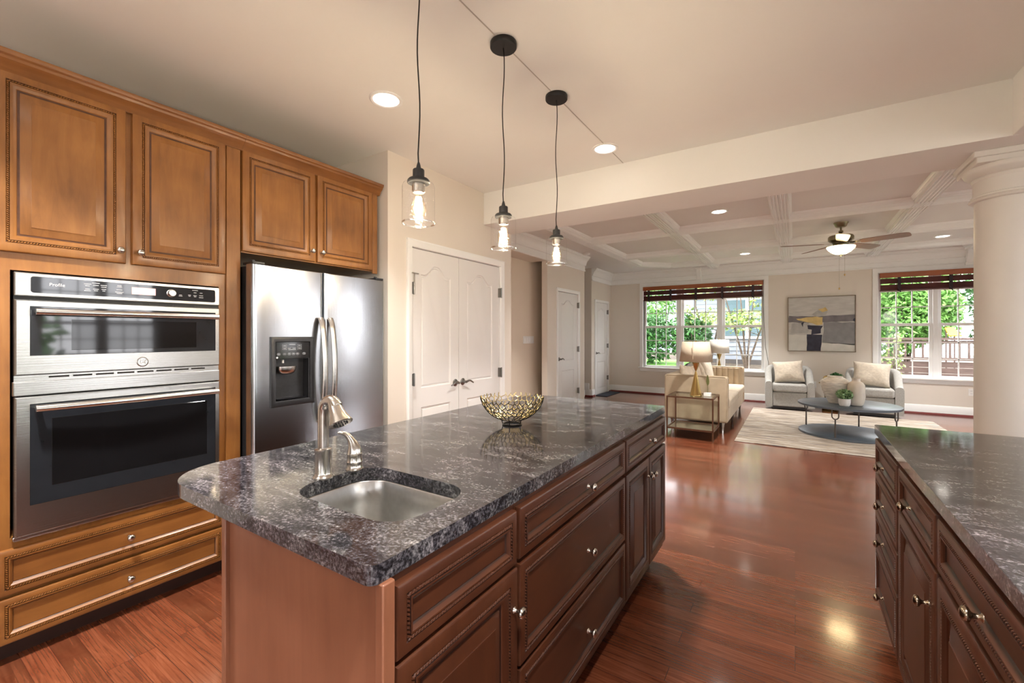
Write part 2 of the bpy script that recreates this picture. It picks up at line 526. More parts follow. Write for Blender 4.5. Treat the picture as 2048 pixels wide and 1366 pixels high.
def text(name, body, size, loc, rot, mat, parent, extrude=0.0003, align='CENTER', shear=0.0, sx=1.0):
    cu = bpy.data.curves.new(name, 'FONT')
    cu.body = body; cu.size = size; cu.extrude = extrude
    cu.align_x = align; cu.align_y = 'CENTER'; cu.shear = shear
    tmp = bpy.data.objects.new(name, cu)
    COL.objects.link(tmp)
    dg = bpy.context.evaluated_depsgraph_get()
    me = bpy.data.meshes.new_from_object(tmp.evaluated_get(dg))
    COL.objects.unlink(tmp)
    bpy.data.objects.remove(tmp)
    me.materials.clear(); me.materials.append(mat)
    o = bpy.data.objects.new(name, me); COL.objects.link(o)
    o.parent = parent; o.location = loc; o.rotation_euler = rot; o.scale = (sx, 1, 1)
    return o

def rrect(x0, x1, y0, y1, r, n=8):
    """rounded rect outline; r = radius or 4 radii (x0y0, x1y0, x1y1, x0y1)"""
    rr = r if isinstance(r, (list, tuple)) else [r] * 4
    pts = []
    for (cx, cy, a0, q) in ((x0 + rr[0], y0 + rr[0], PI, rr[0]), (x1 - rr[1], y0 + rr[1], 1.5 * PI, rr[1]), (x1 - rr[2], y1 - rr[2], 0, rr[2]), (x0 + rr[3], y1 - rr[3], 0.5 * PI, rr[3])):
        for k in range(n + 1):
            a = a0 + 0.5 * PI * k / n
            pts.append((cx + q * math.cos(a), cy + q * math.sin(a)))
    return pts

# ------------------------------------------------------------------ room shell
KZ = 2.743      # kitchen ceiling
LZ = 2.765      # living room ceiling
XR = 4.2        # right wall
YB = -3.2       # wall behind the camera

fl = MB().box(-4.8, XR + .1, YB - .1, 10.15, -0.1, 0).build('floor', M['floor'])
struct(fl, 'glossy red cherry strip floor through kitchen and living room', 'floor')
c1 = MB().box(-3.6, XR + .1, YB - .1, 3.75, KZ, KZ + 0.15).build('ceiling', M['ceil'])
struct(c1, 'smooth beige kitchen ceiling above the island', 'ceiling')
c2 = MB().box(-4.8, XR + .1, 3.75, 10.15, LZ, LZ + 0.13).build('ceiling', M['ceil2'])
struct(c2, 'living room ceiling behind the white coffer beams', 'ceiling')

def wallbox(name, mat, *boxes, label=None):
    b = MB()
    for q in boxes: b.box(*q)
    return struct(b.build(name, mat), label or 'beige painted wall', 'wall')

wallbox('wall_left', M['wall'], (-3.5, -3.35, YB, 2.28, 0, KZ), label='wall behind the tall oven cabinet')
wallbox('wall_left', M['wall'], (-3.5, -2.6, 2.28, 2.40, 0, KZ), (-2.7, -2.6, 2.40, 2.52, 0, KZ), (-2.7, -2.6, 2.52, 3.80, 2.06, KZ), (-2.7, -2.6, 3.80, 4.0, 0, KZ),
        (-3.57, -2.7, 3.9, 4.0, 0, KZ), label='beige closet wall around the white double doors')
wallbox('wall_left', M['wall2'], (-3.68, -3.57, 4.0, 7.4, 0, LZ), label='warm beige recessed wall with the switch plate')
wallbox('wall_left', M['wall'], (-3.57, -3.27, 4.0, 6.08, 2.50, LZ), label='header band over the recessed beige wall')
wallbox('wall_left', M['wall'], (-3.37, -3.27, 6.08, 6.44, 0, LZ), (-3.37, -3.27, 6.44, 7.24, 2.06, LZ), (-3.37, -3.27, 7.24, 7.52, 0, LZ), label='wall around the nearer single white door')
wallbox('wall_left', M['wall'], (-4.7, -3.57, 7.3, 7.4, 0, LZ), (-4.7, -4.6, 7.4, 8.84, 0, LZ), (-4.7, -3.68, 8.84, 8.94, 0, LZ), label='shaded stair recess between the two single doors')
wallbox('wall_left', M['wall'], (-3.78, -3.68, 8.94, 9.06, 0, LZ), (-3.78, -3.68, 9.06, 9.80, 2.06, LZ), (-3.78, -3.68, 9.80, 10.0, 0, LZ), label='wall around the farther single white door')
# right wall with kitchen windows (outside the frame, they light the room)
def wall_openings(a0, a1, z1, ops):
    """boxes along one axis with rectangular openings (a,b,z0,z1)"""
    out = []; cur = a0
    for (a, b, z0, zt) in ops:
        out.append((cur, a, 0, z1)); out.append((a, b, 0, z0)); out.append((a, b, zt, z1)); cur = b
    out.append((cur, a1, 0, z1))
    return [o for o in out if o[1] - o[0] > 1e-4 and o[3] - o[2] > 1e-4]

W1 = (-2.90, -0.52, 0.60, 2.42)
W2 = (1.235, 3.505, 0.60, 2.42)
b = MB()
for a, c, z0, z1 in wall_openings(-3.8, XR, LZ, [W1, W2]): b.box(a, c, 10.0, 10.15, z0, z1)
struct(b.build('wall_far', M['wall']), 'far living room wall with two triple windows', 'wall')
RO = [(-2.2, -0.4, 0.75, 2.3), (0.9, 3.1, 0.75, 2.3), (5.2, 7.6, 0.6, 2.4)]
b = MB()
for a, c, z0, z1 in wall_openings(YB, 10.0, LZ, RO): b.box(XR, XR + .12, a, c, z0, z1)
struct(b.build('wall_right', M['wall']), 'right side wall', 'wall')
FO = [(-1.6, 0.2, 0.9, 2.2), (1.6, 3.6, 0.05, 2.2)]  # unseen rear openings added to let in sky light
b = MB()
for a, c, z0, z1 in wall_openings(-3.5, XR, KZ, FO): b.box(a, c, YB - .12, YB, z0, z1)
struct(b.build('wall_front', M['wall']), 'kitchen wall behind the camera', 'wall')

# beam between kitchen and living room, with the bulkhead returning over the peninsula
b = MB().box(-2.6, XR, 3.5, 4.0, 2.43, LZ)
struct(b.build('wall_header', M['ceil'], bevel=0.003), 'wide beige drop beam between kitchen and living room', 'beam')
b = MB().box(1.0, 1.45, YB, 3.5, 2.43, KZ)
struct(b.build('wall_header', M['ceil'], bevel=0.003), 'beige bulkhead running back from the drop beam', 'beam')

# hairline seam in the ceiling along the pendant row
sm = plain('ceiling_seam_line', (0.50, 0.46, 0.42), 0.8)
b = MB().box(-1.184, -1.178, YB, 3.5, KZ - .0012, KZ + .001)
struct(b.build('trim_1', sm), 'thin taped seam line running across the kitchen ceiling', 'trim')

# crown molding (living room)
CROWN = [(0, -.262), (.016, -.262), (.022, -.252), (.022, -.243), (.012, -.238), (.012, -.165), (.018, -.160), (.030, -.157), (.034, -.147), (.034, -.136), (.040, -.128),
         (.046, -.105), (.060, -.078), (.080, -.060), (.092, -.050), (.092, -.040), (.104, -.034), (.112, -.022), (.118, -.014), (.118, 0), (0, 0)]
def crown(name, p0, p1, out, label, m0=0, m1=0, z=LZ):
    b = MB().sweep(CROWN, (*p0, z), (*p1, z), (*out, 0), m0=m0, m1=m1)
    return struct(b.build(name, M['trim'], angle=25), label, 'crown molding')
crown('trim_2', (-3.68, 10.0), (XR, 10.0), (0, -1), 'stepped white crown along the far wall', -1, -1)
crown('trim_3', (-3.68, 8.84), (-3.68, 10.0), (1, 0), 'white crown over the farther single door', 0, -1)
crown('trim_4', (-3.27, 4.0), (-3.27, 7.52), (1, 0), 'white crown over the nearer single door and the header', 0, 0)
crown('trim_5', (XR, 4.0), (XR, 10.0), (-1, 0), 'white crown along the right living room wall', 0, -1)
crown('trim_6', (-2.6, 4.0), (XR, 4.0), (0, 1), 'white crown behind the drop beam', 0, 0)

BASE = [(0, 0.03), (.016, 0.03), (.016, .125), (.012, .135), (.008, .150), (0, .155)]
SHOE = [(0, 0), (.026, 0), (.024, .018), (.014, .030), (0, .032)]
def baseboard(name, p0, p1, out, label):
    b = MB().sweep(BASE, (*p0, 0), (*p1, 0), (*out, 0))
    o = struct(b.build(name, M['trim']), label, 'baseboard')
    MB().sweep(SHOE, (*p0, 0), (*p1, 0), (*out, 0)).build('shoe_molding', M['shoe'], o)
baseboard('baseboard_far', (-3.68, 10.0), (XR, 10.0), (0, -1), 'white baseboard with red shoe strip along the far wall')
baseboard('baseboard_left', (-3.68, 8.84), (-3.68, 9.00), (1, 0), 'short white baseboard left of the farther door')
baseboard('baseboard_left', (-3.68, 9.88), (-3.68, 10.0), (1, 0), 'short white baseboard right of the farther door')
baseboard('baseboard_left', (-4.6, 8.84), (-3.68, 8.84), (0, -1), 'white baseboard inside the stair recess')
baseboard('baseboard_left', (-3.27, 7.30), (-3.27, 7.52), (1, 0), 'short white baseboard beyond the nearer door')
baseboard('baseboard_left', (-3.57, 4.0), (-3.57, 7.3), (1, 0), 'white baseboard under the recessed beige wall')
baseboard('baseboard_right', (XR, 4.0), (XR, 10.0), (-1, 0), 'white baseboard along the right wall')
# angled stair skirt end seen in the recess
b = MB().sweep([(0, 0), (.02, 0), (.02, .14), (0, .14)], (-3.75, 7.9, 0.03), (-3.75, 8.6, .03), (1, 0, 0))
b.obox((-4.0, 8.80, .22), (.28, 0, .0), (0, .012, 0), (0, 0, .07))
struct(b.build('trim_7', M['trim']), 'white stair skirt trim inside the recess', 'trim')

# coffer beams
def coffer(n, p0, p1, w, out, label):
    """box beam with fluted underside and small side moldings"""
    p0 = Vector((*p0, 0)); p1 = Vector((*p1, 0)); out = Vector((*out, 0))
    b = MB()
    zb = LZ - 0.078
    prof = [(-w / 2, LZ + .001), (-w / 2, zb)]
    nf = 5
    for k in range(nf):
        a = -w / 2 + w * (k + 0.14) / nf; c = -w / 2 + w * (k + 0.86) / nf
        prof += [(a, zb), (a + w * .035, zb + .016), (c - w * .035, zb + .016), (c, zb)]
    prof += [(w / 2, zb), (w / 2, LZ + .001)]
    b.sweep(prof, p0, p1, out)
    for sgn in (-1, 1):
        pr = [(w / 2, LZ - .040), (w / 2 + .008, LZ - .040), (w / 2 + .014, LZ - .030), (w / 2 + .014, LZ - .022), (w / 2 + .026, LZ - .010), (w / 2 + .030, LZ), (w / 2, LZ)]
        b.sweep([(sgn * a, h) for a, h in pr], p0, p1, out)
    struct(b.build('trim_%d' % n, M['trim'], angle=25), label, 'coffer beam')
n = 8
for i, x in enumerate((-2.61, -1.375, -0.135, 1.11, 2.34, 3.5)):
    y1 = 8.62 if i == 0 else 9.75
    coffer(n, (x, 4.0), (x, y1), 0.15, (1, 0), ['leftmost', 'second', 'third', 'fourth', 'fifth', 'rightmost'][i] + ' lengthwise fluted coffer beam'); n += 1
for i, y in enumerate((6.145, 7.725, 9.12)):
    coffer(n, (-2.61 if i < 2 else -2.08, y), (XR, y), 0.15, (0, 1), ['nearest', 'middle', 'farthest'][i] + ' crosswise fluted coffer beam'); n += 1
d = Vector((0.53, 0.5, 0)).normalized()
coffer(n, (-2.61, 8.62), (-2.08, 9.12), 0.12, (d.y, -d.x), 'diagonal coffer beam at the left corner'); n += 1

# ------------------------------------------------------------------ column
col = thing('column', 'thick round white column with a square capital beside the peninsula', 'column', (1.10, 3.89, 0))
col['kind'] = 'structure'
MB().lathe([(.152, .14), (.153, 1.0), (.152, 2.16)], 48, cap=False).build('shaft', M['colpaint'], col)
MB().lathe([(.152, 2.16), (.172, 2.163), (.178, 2.172), (.172, 2.181), (.165, 2.185), (.168, 2.195), (.158, 2.20), (.158, 2.285), (.163, 2.29), (.166, 2.30), (.164, 2.306), (.175, 2.312), (.198, 2.330), (.205, 2.348), (.203, 2.362)], 48, cap=False).build('capital_ring', M['colpaint'], col)
b = MB().box(-.19, .19, -.19, .19, 2.362, 2.415).box(-.205, .205, -.205, .205, 2.395, 2.43)
b.build('abacus', M['colpaint'], col, bevel=.004)
MB().lathe([(.21, 0), (.21, .05), (.215, .06), (.205, .09), (.175, .10), (.178, .12), (.152, .14)], 48).build('base', M['trim'], col)

# ------------------------------------------------------------------ doors
def arch_panel(b, x0, x1, z0, z1, arch, y=0.0, w=0.022):
    """raised-and-grooved panel with optional cathedral arch top (front -Y)"""
    def outline(ins):
        a0, a1, c0, c1 = x0 + ins, x1 - ins, z0 + ins, z1 - ins
        pts = [(a0, c0), (a1, c0)]
        K = 18
        for k in range(K + 1):
            t = k / K
            x = a1 + (a0 - a1) * t
            u = abs(t - .5) * 2
            h = 0
            if arch:
                u2 = max(0, min(1, (u - .10) / 0.68))
                h = -arch * (1 - (0.5 + 0.5 * math.cos(PI * u2)) )
            pts.append((x, c1 + h))
        return pts
    layers = [(0, 0), (0.006, 0.009), (0.016, 0.012), (w, 0.004), (w + .02, .001)]
    vs = []; fs = []
    nn = None
    for ins, dy in layers:
        o = outline(ins); nn = len(o)
        vs += [(x, y + dy, z) for x, z in o]
    for i in range(len(layers) - 1):
        for k in range(nn):
            a = i * nn + k; c = i * nn + (k + 1) % nn
            fs.append((a, c, c + nn, a + nn))
    q = (len(layers) - 1) * nn
    fs.append(tuple(q + k for k in range(nn)))
    b.add(vs, fs)
    return outline(0)

def door_leaf(w, h, arch=0.07, stile=0.115):
    """panelled leaf, x 0..w, z 0..h, front face at y=0"""
    b = MB()
    x0, x1 = stile * w / .62, w - stile * w / .62
    lo = arch_panel(b, x0, x1, 0.13, 0.13 + .29 * h, 0)
    up = arch_panel(b, x0, x1, 0.13 + .37 * h, h - .12, arch)
    outer = [(0, 0), (w, 0), (w, h), (0, h)]
    loops = [[Vector((x, z, 0)) for x, z in lp] for lp in (outer, lo, up)]
    fl_ = [p for lp in loops for p in lp]
    b.add([(p.x, 0, p.y) for p in fl_], [tuple(t) for t in tessellate_polygon(loops)])
    b.add([(0, 0, 0), (w, 0, 0), (w, 0, h), (0, 0, h), (0, .035, 0), (w, .035, 0), (w, .035, h), (0, .035, h)],
          [(0, 1, 5, 4), (1, 2, 6, 5), (2, 3, 7, 6), (3, 0, 4, 7), (4, 5, 6, 7)])
    return b

def lever(parent, x, z, sgn, mat):
    b = MB().lathe([(.0, 0), (.033, 0), (.033, .004), (.026, .010), (.014, .014), (.011, .045), (.012, .05), (0, .05)], 20, (x, 0, z), '-y', cap=False)
    pts = []
    for k in range(11):
        t = k / 10
        pts.append((x + sgn * .105 * t, -.047 - .006 * math.sin(t * PI), z + .014 * math.sin(t * PI * 1.3) * (1 - t * .2) - .006 * t))
    b.tube(pts, [.011 - .005 * (k / 10) for k in range(11)], 10)
    return b.build('lever_handle', mat, parent)

def hinge(parent, x, z, mat):
    b = MB().box(x - .014, x + .014, -.031, .0, z - .048, z + .048)
    b.lathe([(.007, -.052), (.007, .052)], 8, (x, -.034, z))
    return b.build('hinge', mat, parent)

def door_casing(w, h, cw=0.062):
    prof = [(0, 0), (cw, 0), (cw, .012), (cw - .01, .018), (cw - .02, .016), (.012, .012), (0, .009)]
    b = MB()
    # left, right, head : ring of casing built as nested rects
    b.rings([(-cw, w + cw, -.0, h + cw, .0), (-cw, w + cw, -.0, h + cw, -.018), (-cw + .012, w + cw - .012, 0, h + cw - .012, -.021),
             (-.014, w + .014, 0, h + .014, -.014), (-.004, w + .004, 0, h + .004, -.010), (0, w, 0, h, -.002), (0, w, 0, h, .05)], cap=False)
    return b

# double closet doors: local x along world +y, facing +x
d1 = thing('door_1', 'white double closet doors with arched panels beside the fridge', 'door', (-2.6, 2.53, 0), R(90), kind='structure')
door_casing(1.257, 2.05).build('casing', M['trim'], d1, angle=25)
lf = door_leaf(.592, 2.03, .085).build('door_leaf', M['door'], d1, loc=(.004, .012, .015))
hinge(lf, -.002, 1.70, M['dnickel']); hinge(lf, -.002, .96, M['dnickel'])
lever(lf, .545, .885, -1, M['dnickel'])
b = MB().box(-.03, .04, -.044, -.036, 1.815, 1.824).box(-.006, .004, -.040, -.030, 1.745, 1.82)
b.build('hook_latch', M['nickel'], lf)
rf = door_leaf(.652, 2.03, .085).build('door_leaf', M['door'], d1, loc=(.601, .012, .015))
hinge(rf, .652, 1.76, M['dnickel']); hinge(rf, .652, .93, M['dnickel'])
lever(rf, .055, .885, 1, M['dnickel'])
MB().box(-.0, 1.257, .06, .07, 0, 2.06).build('closet_backing', M['dark_in'], d1)

d2 = thing('door_2', 'nearer of the two narrow single white doors past the island', 'door', (-3.27, 6.445, 0), R(90), kind='structure')
door_casing(.79, 2.055, .055).build('casing', M['trim'], d2, angle=25)
lf = door_leaf(.785, 2.04, .07).build('door_leaf', M['door'], d2, loc=(.002, .012, .01))
for z in (1.85, 1.07, .33): hinge(lf, .783, z, M['dnickel'])
lever(lf, .06, .92, 1, M['dnickel'])
MB().box(0, .79, .05, .06, 0, 2.055).build('backing', M['dark_in'], d2)

d3 = thing('door_3', 'farther single white door in the living room corner with a dark mat', 'door', (-3.68, 9.065, 0), R(90), kind='structure')
door_casing(.73, 2.055, .055).build('casing', M['trim'], d3, angle=25)
lf = door_leaf(.725, 2.04, .05).build('door_leaf', M['door'], d3, loc=(.002, .012, .01))
for z in (1.85, 1.07, .33): hinge(lf, .723, z, M['dnickel'])
lever(lf, .06, .92, 1, M['dnickel'])
MB().box(0, .73, .05, .06, 0, 2.055).build('backing', M['dark_in'], d3)
tag(MB().box(-3.66, -3.40, 9.02, 9.86, 0.0, .014).build('door_mat', M['mat'], bevel=.004), 'narrow dark blue mat on the floor at the farther single door', 'door mat')

# ------------------------------------------------------------------ windows
def window(n, x0, x1, z0, z1, y, label, units=3, rz=0.0, origin=None, simple=False):
    """local x along opening, room side = -Y"""
    t = thing('window_%d' % n, label, 'window', origin or (x0, y, 0), rz, kind='structure')
    W = x1 - x0
    cw = .08
    fr = MB()
    fr.rings([(-cw, W + cw, z0 - .0, z1 + cw, 0), (-cw, W + cw, z0, z1 + cw, -.020), (-cw + .01, W + cw - .01, z0, z1 + cw - .01, -.023), (-.012, W + .012, z0, z1 + .012, -.018), (0, W, z0, z1, -.010), (0, W, z0, z1, .13)], cap=False)
    fr.build('window_casing', M['trim'], t, angle=25)
    sl = MB().box(-cw - .03, W + cw + .03, -.055, .10, z0 - .022, z0 + .004).box(-cw, W + cw, -.016, 0, z0 - .09, z0 - .022)
    sl.build('window_sill', M['trim'], t, bevel=.004)
    mw = .065
    uw = (W - (units - 1) * mw) / units
    mu = MB()
    for k in range(1, units):
        xx = k * uw + (k - 1) * mw
        mu.box(xx, xx + mw, .03, .12, z0, z1)
    mu.build('mullion', M['trim'], t, bevel=.003)
    zm = (z0 + z1) / 2 + .0
    for k in range(units):
        a = k * (uw + mw); c = a + uw
        for (q0, q1, yy) in ((z0, zm + .02, .045), (zm - .02, z1, .080)):
            s = MB(); f = .045
            s.box(a, a + f, yy, yy + .03, q0, q1).box(c - f, c, yy, yy + .03, q0, q1).box(a + f, c - f, yy, yy + .03, q0, q0 + f).box(a + f, c - f, yy, yy + .03, q1 - f, q1)
            gw = (c - a - 2 * f) / 3; gh = (q1 - q0 - 2 * f) / 3
            for j in (1, 2):
                s.box(a + f + gw * j - .008, a + f + gw * j + .008, yy + .006, yy + .024, q0 + f, q1 - f)
                s.box(a + f, c - f, yy + .006, yy + .024, q0 + f + gh * j - .008, q0 + f + gh * j + .008)
            so = s.build('sash', M['trim'], t)
            g = MB().box(a + f, c - f, yy + .013, yy + .017, q0 + f, q1 - f)
            g.build('pane', M['glass'], so)
    return t
window(1, W1[0], W1[1], W1[2], W1[3], 10.0, 'left triple window behind the sofa with shrubs outside')
window(2, W2[0], W2[1], W2[2], W2[3], 10.0, 'right triple window beside the column with a deck fence outside')
window(3, 0, 2.2, .75, 2.3, 0, 'kitchen side window outside the frame', 3, R(-90), (XR, 3.1, 0))
window(4, 0, 1.8, .75, 2.3, 0, 'breakfast area side window outside the frame', 2, R(-90), (XR, -.4, 0))
window(5, 0, 2.4, .6, 2.4, 0, 'living room side window outside the frame', 3, R(-90), (XR, 7.6, 0))
window(6, 0, 1.8, .9, 2.2, 0, 'rear kitchen window added behind the camera for daylight', 2, R(180), (.2, YB, 0))
window(7, 0, 2.0, .05, 2.2, 0, 'rear patio window added behind the camera for daylight', 2, R(180), (3.6, YB, 0))

# keystone brackets over the two windows
for i, x in enumerate((-1.71, 2.37)):
    b = MB().box(x - .055, x + .055, 9.83, 9.985, LZ - .05, LZ - .01)
    b.sweep([(0, 0), (.13, 0), (.12, -.06), (.08, -.12), (.05, -.20), (0, -.22)], (x - .04, 9.99, LZ - .05), (x + .04, 9.99, LZ - .05), (0, -1, 0))
    b.box(x - .05, x + .05, 9.95, 9.99, LZ - .30, LZ - .25)
    struct(b.build('trim_%d' % n, M['trim']), 'keystone bracket above the %s window' % ('left', 'right')[i], 'trim'); n += 1

# ------------------------------------------------------------------ cabinet parts
def rope(b, x0, x1, z0, z1, y, w=.0045, p=.0085):
    """twisted rope bead running round a rectangle, raised to -Y"""
    segs = [((x0, z0), (x1, z0)), ((x1, z0), (x1, z1)), ((x1, z1), (x0, z1)), ((x0, z1), (x0, z0))]
    for (a, c) in segs:
        L = math.hypot(c[0] - a[0], c[1] - a[1]); nb = max(1, int(L / p))
        dx, dz = (c[0] - a[0]) / L, (c[1] - a[1]) / L
        nx, nz = -dz, dx
        q = L / nb
        for k in range(nb):
            s0 = k * q; 
            def P(s, o, h): return (a[0] + dx * (s0 + s) + nx * o, y - h, a[1] + dz * (s0 + s) + nz * o)
            sh = q * .55
            vs = [P(0 - sh / 2, -w, 0), P(q * .9 - sh / 2, -w, 0), P(q * .9 + sh / 2, w, 0), P(sh / 2, w, 0),
                  P(q * .25 - sh / 3, -w * .5, .0045), P(q * .65 - sh / 3, -w * .5, .0045), P(q * .65 + sh / 3, w * .5, .0045), P(q * .25 + sh / 3, w * .5, .0045)]
            b.add(vs, [(4, 5, 6, 7), (0, 1, 5, 4), (1, 2, 6, 5), (2, 3, 7, 6), (3, 0, 4, 7)])

def front(x0, x1, z0, z1, y=0.0, style='door', t=.019):
    """raised panel door or drawer front lying on plane y, thickness t to -Y"""
    b = MB()
    def rc(i, h): return (x0 + i, x1 - i, z0 + i, z1 - i, y - h)
    if style == 'door':
        f = .037
        L = [rc(0, 0), rc(0, t - .006), rc(.002, t - .002), rc(.006, t), rc(f, t), rc(f + .001, t - .003), rc(f + .010, t - .003), rc(f + .011, t + .001), rc(f + .016, t + .001),
             rc(f + .022, t - .003), rc(f + .028, t - .005), rc(f + .032, t - .010), rc(f + .038, t - .011), rc(f + .040, t - .010), rc(f + .070, t - .001), rc(f + .072, t + .001)]
    else:
        f = .024
        L = [rc(0, 0), rc(0, t - .006), rc(.002, t - .002), rc(.006, t), rc(f, t), rc(f + .001, t - .003), rc(f + .010, t - .003), rc(f + .011, t + .001), rc(f + .015, t + .001),
             rc(f + .019, t - .004), rc(f + .022, t - .006), rc(f + .025, t - .010), rc(f + .027, t - .0085)]
    b.rings(L)
    gl = (4, 5, 6, 11, 12) if style == 'door' else (4, 5, 6, 10)
    for i in gl:
        for k in range(4): b.mi[i * 4 + k] = 1
    rope(b, x0 + f + .0055, x1 - f - .0055, z0 + f + .0055, z1 - f - .0055, y - (t - .003))
    return b

KNOB = [(0, .0), (.009, 0), (.009, .002), (.0055, .004), (.005, .014), (.008, .018), (.014, .021), (.0155, .026), (.013, .031), (.007, .034), (0, .035)]
def knob(parent, x, z, y=-.020, mat=None, s=1.0):
    b = MB().lathe([(r * s, h * s) for r, h in KNOB], 20, (x, y, z), '-y', cap=False)
    return b.build('knob', mat or M['nickel'], parent, merge=True, angle=60)

# ------------------------------------------------------------------ left tall cabinets (face x = -2.69, local x = world y)
FX = -2.69
cab = thing('oven_cabinet', 'tall honey-brown cabinet housing the double wall oven', 'cabinet', (FX, 0, 0), R(90))
b = MB()
YL, YR_ = .30, 1.265
b.box(YL, .386, 0, .62, .08, 2.42).box(1.156, YR_, 0, .62, .08, 2.42)       # stiles
b.box(.386, 1.156, 0, .62, 1.605, 2.42).box(.386, 1.156, 0, .62, .08, .505)  # top and bottom blocks
b.box(.386, 1.156, .60, .62, .505, 1.605)
b.build('carcass', M['maple'], cab)
MB().box(YL, YR_, .055, .60, 0, .08).build('toe_kick', M['toe'], cab)
for (a, c, kx) in ((.335, .751, .725), (.774, 1.186, .80)):
    dd = front(a, c, 1.677, 2.412).build('cabinet_door', M['maple'], cab, mat2=M['glaze'])
    knob(dd, kx, 1.735)
for (z0, z1) in ((.282, .466), (.086, .270)):
    dd = front(.345, 1.181, z0, z1, style='drawer').build('drawer_front', M['maple_h'], cab, mat2=M['glaze'])
    knob(dd, .763, (z0 + z1) / 2)
# moulding post beside fridge
MB().box(1.190, 1.265, -.012, 0, .08, 2.41).build('face_stile', M['maple'], cab, bevel=.003)
CABCR = [(0, -.012), (.006, -.012), (.010, -.004), (.014, 0), (.018, .010), (.030, .022), (.040, .030), (.044, .040), (.052, .046), (.056, .056), (.056, .064), (-.02, .064), (-.02, -.012)]
MB().sweep(CABCR, (YL, -.012, 2.412), (YR_ + .006, -.012, 2.412), (0, -1, 0)).build('crown', M['maple_h'], cab, angle=25)

fc = thing('fridge_cabinet', 'honey-brown wall cabinet with two doors above the refrigerator', 'cabinet', (FX, 0, 0), R(90))
MB().box(1.272, 2.245, 0, .60, 1.815, 2.42).build('carcass', M['maple'], fc)
for (a, c, kx) in ((1.273, 1.727, 1.70), (1.745, 2.197, 1.772)):
    dd = front(a, c, 1.822, 2.412).build('cabinet_door', M['maple'], fc, mat2=M['glaze'])
    knob(dd, kx, 1.888)
MB().box(2.200, 2.245, -.014, 0, 1.80, 2.41).build('face_stile', M['maple'], fc, bevel=.003)
MB().sweep(CABCR, (1.272, -.012, 2.412), (2.262, -.012, 2.412), (0, -1, 0)).build('crown', M['maple_h'], fc, angle=25)

# ------------------------------------------------------------------ wall oven
ov = thing('built_in_oven', 'stainless steel microwave and oven combination built into the tall cabinet', 'oven', (FX, 0, 0), R(90))
OX0, OX1 = .394, 1.148
b = MB().box(OX0 + .015, OX1 - .015, 0, .55, .52, 1.59)
b.build('oven_body', M['dark_in'], ov)
# side trims and bottom lip
b = MB().box(OX0, OX1, -.018, 0, .492, .505).box(OX0 - .004, OX1 + .004, -.024, -.004, .497, .512)
b.build('bottom_trim', M['steel'], ov, bevel=.002)
# control panel
def plate(x0, x1, z0, z1, t0, t1):
    return MB().rings([(x0, x1, z0, z1, -t0), (x0, x1, z0, z1, -t1 + .003), (x0 + .003, x1 - .003, z0 + .003, z1 - .003, -t1)], back=True)
cp = plate(OX0, OX1, 1.500, 1.596, 0, .030).build('control_panel', M['steel'], ov)
o2 = MB()
o2.poly(rrect(OX0 + .045, OX1 - .022, 1.514, 1.582, .010), -.001, .0015)
o2.v = [(x, -.030 - z, y) for x, y, z in o2.v]
o2.build('glass_strip', M['blackglass'], cp)
text('lettering', 'Profile', .0185, (OX0 + .122, -.0322, 1.552), (R(90), 0, 0), M['whiteprint'], cp)
dsp = MB().box(.768, .860, -.0325, -.0316, 1.533, 1.566).build('display', M['lcd'], cp)
MB().lathe([(0, 0), (.020, 0), (.020, .002), (.017, .004), (.0165, .018), (.014, .020), (0, .020)], 28, (.925, -.0315, 1.549), '-y', cap=False).build('dial', M['steel_r'], cp)
lg = MB()
random.seed(3)
for (x, z, w) in ((.612, 1.566, .024), (.612, 1.558, .016), (.612, 1.543, .016), (.612, 1.536, .022), (.640, 1.572, .026), (.640, 1.562, .02), (.640, 1.545, .02), (.640, 1.538, .014),
                  (.667, 1.564, .022), (.667, 1.556, .018), (.667, 1.546, .016), (.667, 1.539, .01), (.722, 1.568, .016), (.722, 1.562, .020), (.722, 1.549, .022), (.722, 1.538, .030), (.722, 1.532, .02),
                  (.965, 1.544, .012), (.965, 1.538, .016), (1.005, 1.546, .012), (1.005, 1.540, .009), (1.03, 1.572, .026), (1.03, 1.560, .012), (1.03, 1.545, .015), (1.03, 1.539, .010), (1.058, 1.560, .012), (1.058, 1.546, .018), (1.058, 1.536, .02)):
    lg.box(x - w / 2, x + w / 2, -.0322, -.0315, z - .0013, z + .0013)
lg.build('printed_legends', M['legend'], cp)
# vents
vt = MB().box(OX0, OX1, -.012, 0, 1.484, 1.502)
for k in range(7):
    x = OX0 + .06 + k * .097
    vt.box(x, x + .07, -.016, -.010, 1.489, 1.492)
vt.build('upper_vent', M['blackmetal'], ov)

